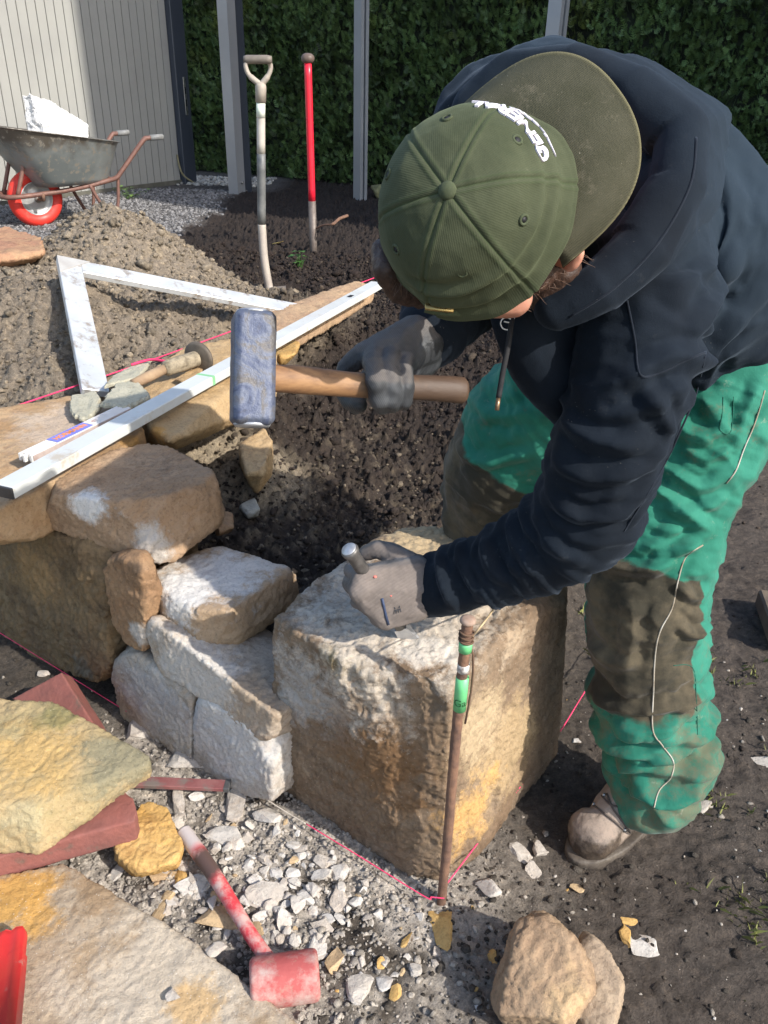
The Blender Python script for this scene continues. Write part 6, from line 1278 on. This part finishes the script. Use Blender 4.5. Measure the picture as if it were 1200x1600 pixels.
# --- gloves
def glove(parts, name, backn, backoff):
    vv, f0 = join(parts); c2, n2, f2 = remesh(vv, f0, .0024, 3, .5); c2 = c2+n2*(.0011*fbm(c2, 60, 3)+.0014*ridged(c2, 38, 2, 3, .5))[:, None]
    o = mesh(name, c2, f2, None, person); k = sstep(-.1, .35, n2@backn+.25*fbm(c2, 25, 3)+backoff); attr_color(o.data, 'knit', np.stack([k, k, k], 1)); return o, c2, f2
def glovemat(name, knit1, knit2, rub, ax):
    b = NB(name); k = b.sep(b.attr('knit').outputs[0])[0]; nz = b.noise(30, 7, .7)
    q = b.n('ShaderNodeVectorMath', operation='DOT_PRODUCT'); b.l(b.P, q.inputs[0]); q.inputs[1].default_value = tuple(ax); wv = b.math('SINE', b.math('MULTIPLY', b.math('ADD', q.outputs['Value'], b.math('MULTIPLY', nz, .003)), 2*pi/.0021))
    col = b.mix(b.mapr(nz, .35, .65), knit1, knit2); col = b.mix(b.math('MULTIPLY', b.mapr(wv, -1, .3, 1, 0), .35), col, tuple(x*.45 for x in knit1)); r_ = b.mix(b.mapr(b.noise(22, 7), .4, .62), rub, tuple(min(x*2.4, .4) for x in rub)); col = b.mix(k, r_, col)
    nm = b.bump(wv, .35, .0006); nm = b.bump(nz, .4, .002, nm); return b.fin(col, b.mapr(k, 0, 1, .55, .95), nm)
gl, cg, fg = glove(handL(), 'glove', nrm(-FW*.9-UP*.35), -.25); gl.data.materials.append(glovemat('glove_knit', (.150, .125, .112), (.215, .180, .160), (.060, .058, .058), nrm(UP+RT*.25)))
BVH_G = BVHTree.FromPolygons([V(p) for p in cg], fg)
v, f_ = tube([p for p in [hit(BVH_G, *q, .0006) for q in ((597, 935), (600, 948), (603, 962), (607, 976))] if p is not None], .0024, 6); mesh('print_band', v, f_, simple('ink_blue', (.04, .06, .12)), gl)
for q, r_ in (((586, 901), .0032), ((611, 931), .0018)):
    h_ = hit(BVH_G, *q, .0005)
    if h_ is not None: mesh('red_spot', ICO2[0]*r_*np.array([1, 1, .5])+h_, ICO2[1], simple('red_spot', (.75, .20, .16)), gl)
h_ = hit(BVH_G, 620, 950, .0012)
if h_ is not None: text_flat('CE', .014, h_, nrm(-UP*.95+RT*.25), nrm(np.cross(-FW, nrm(-UP*.95+RT*.25))), simple('ink_black', (.03, .03, .035)), gl, .0002)
gr, cg2, fg2 = glove(handR(), 'glove', nrm(-FW*.4+UP*.9), -.45); gr.data.materials.append(glovemat('glove_dark', (.10, .09, .085), (.15, .135, .125), (.026, .028, .031), nrm(UP*.6+RT)))

# --- chisel and hammer
c0, c1_ = PT(545, 858, 1.235), PT(642, 1003, 1.405); cd = nrm(c1_-c0); ch = empty('chisel', c1_); tag(ch, 'steel stone chisel held upright in the left glove on the block', 'chisel'); CL = np.linalg.norm(c1_-c0)
v, f_ = tube([c0, c0+cd*.004, c0+cd*.010, c0+cd*.014, c0+cd*(CL-.05)], [.0125, .0145, .0135, .0115, .011], 24); mesh('shaft', v, f_, simple('chisel_steel', (.20, .19, .185), (.10, .095, .09), 60, .5, .6, .3, 150, .001), ch)
v, f_ = tube([c0-cd*.0012, c0+cd*.0005], [.0118, .0125], 24); mesh('struck_face', v, f_, simple('steel_bright', (.50, .51, .53), (.38, .39, .42), 120, .4, .6, .4), ch)
wv_ = nrm(RT-cd*np.dot(RT, cd)); tv = np.cross(cd, wv_); v, f_ = hullmesh([c0+cd*(CL-.05)+a*wv_*.011+b_*tv*.009 for a in (-1, 1) for b_ in (-1, 1)]+[c0+cd*CL+a*wv_*.018+b_*tv*.0012 for a in (-1, 1) for b_ in (-1, 1)]); mesh('blade', v, f_, simple('blade_steel', (.55, .56, .58), (.45, .46, .48), 40, .35, .6), ch, False)
ham = empty('club_hammer', PT(394, 575, .90)); tag(ham, 'heavy club hammer with a worn blue-grey head and wooden handle in the right glove', 'hammer')
h0, h1 = PT(392, 590, .905), PT(728, 611, .985); hdv = nrm(h1-h0); ht, hb_ = PT(399, 488, .90), PT(388, 664, .90); hv = perp(ht-hb_, hdv); hw = np.cross(hdv, hv); hc = PT(395, 577, .90); HL = np.linalg.norm(ht-hb_)/2
v, f_ = box(hc, hv*HL, hdv*.0235, hw*.0235, .006); c2, n2, f2 = remesh(v, f_, .0022, 3); c2 += n2*(.0009*fbm(c2, 40, 4))[:, None]
b = NB('hammer_head'); nz = b.noise(24, 7, .7, dist=1.2); col = b.ramp(nz, [(.3, (.045, .042, .045)), (.42, (.06, .075, .13)), (.52, (.11, .125, .17)), (.60, (.10, .09, .085)), (.72, (.24, .25, .27))]); mesh('head', c2, f2, b.fin(col, .5, b.bump(b.noise(70, 6, .7), .6, .004), .25), ham)
for s_ in (-1, 1): v, f_ = tube([hc+hv*s_*(HL-.002), hc+hv*s_*(HL+.0012)], [.021, .019], 24); mesh('striking_face', v, f_, simple('struck', (.50, .51, .53), (.36, .37, .40), 60, .4, .5, .3), ham)
hl_ = np.linalg.norm(h1-h0); prof = [(0, .014), (.08, .0155), (.2, .0165), (.45, .0150), (.62, .0150), (.8, .0155), (.93, .0165), (.985, .0165), (1, .013)]
vs = []; n_ = 20
for t, r_ in prof:
    for k in range(n_): an_ = 2*pi*k/n_; vs.append(h0+hdv*hl_*t+hv*r_*1.0*cos(an_)+hw*r_*.80*sin(an_)+hv*.0012*sin(t*9))
fs = [(i*n_+k, i*n_+(k+1) % n_, (i+1)*n_+(k+1) % n_, (i+1)*n_+k) for i in range(len(prof)-1) for k in range(n_)]+[tuple(range(n_))[::-1], tuple((len(prof)-1)*n_+k for k in range(n_))]
b = NB('hammer_handle'); mp = b.n('ShaderNodeMapping'); mp.inputs['Scale'].default_value = (4, 30, 30); b.l(b.P, mp.inputs[0]); g_ = b.noise(3, 6, .6, vec=mp.outputs[0])
col = b.mix(b.mapr(g_, .38, .62), (.33, .175, .075), (.20, .10, .045)); dk_ = b.mapr(b.math('ADD', b.dist(h1), b.math('MULTIPLY', b.math('SUBTRACT', b.noise(22, 7), .5), .16)), .07, .15, 1, 0); col = b.mix(b.math('MULTIPLY', dk_, .95), col, (.055, .032, .02)); col = b.mix(b.math('MULTIPLY', b.mapr(b.noise(30, 9, .8), .54, .68), .6), col, (.09, .055, .03))
mesh('handle', vs, fs, b.fin(col, .6, b.bump(g_, .4, .002)), ham)
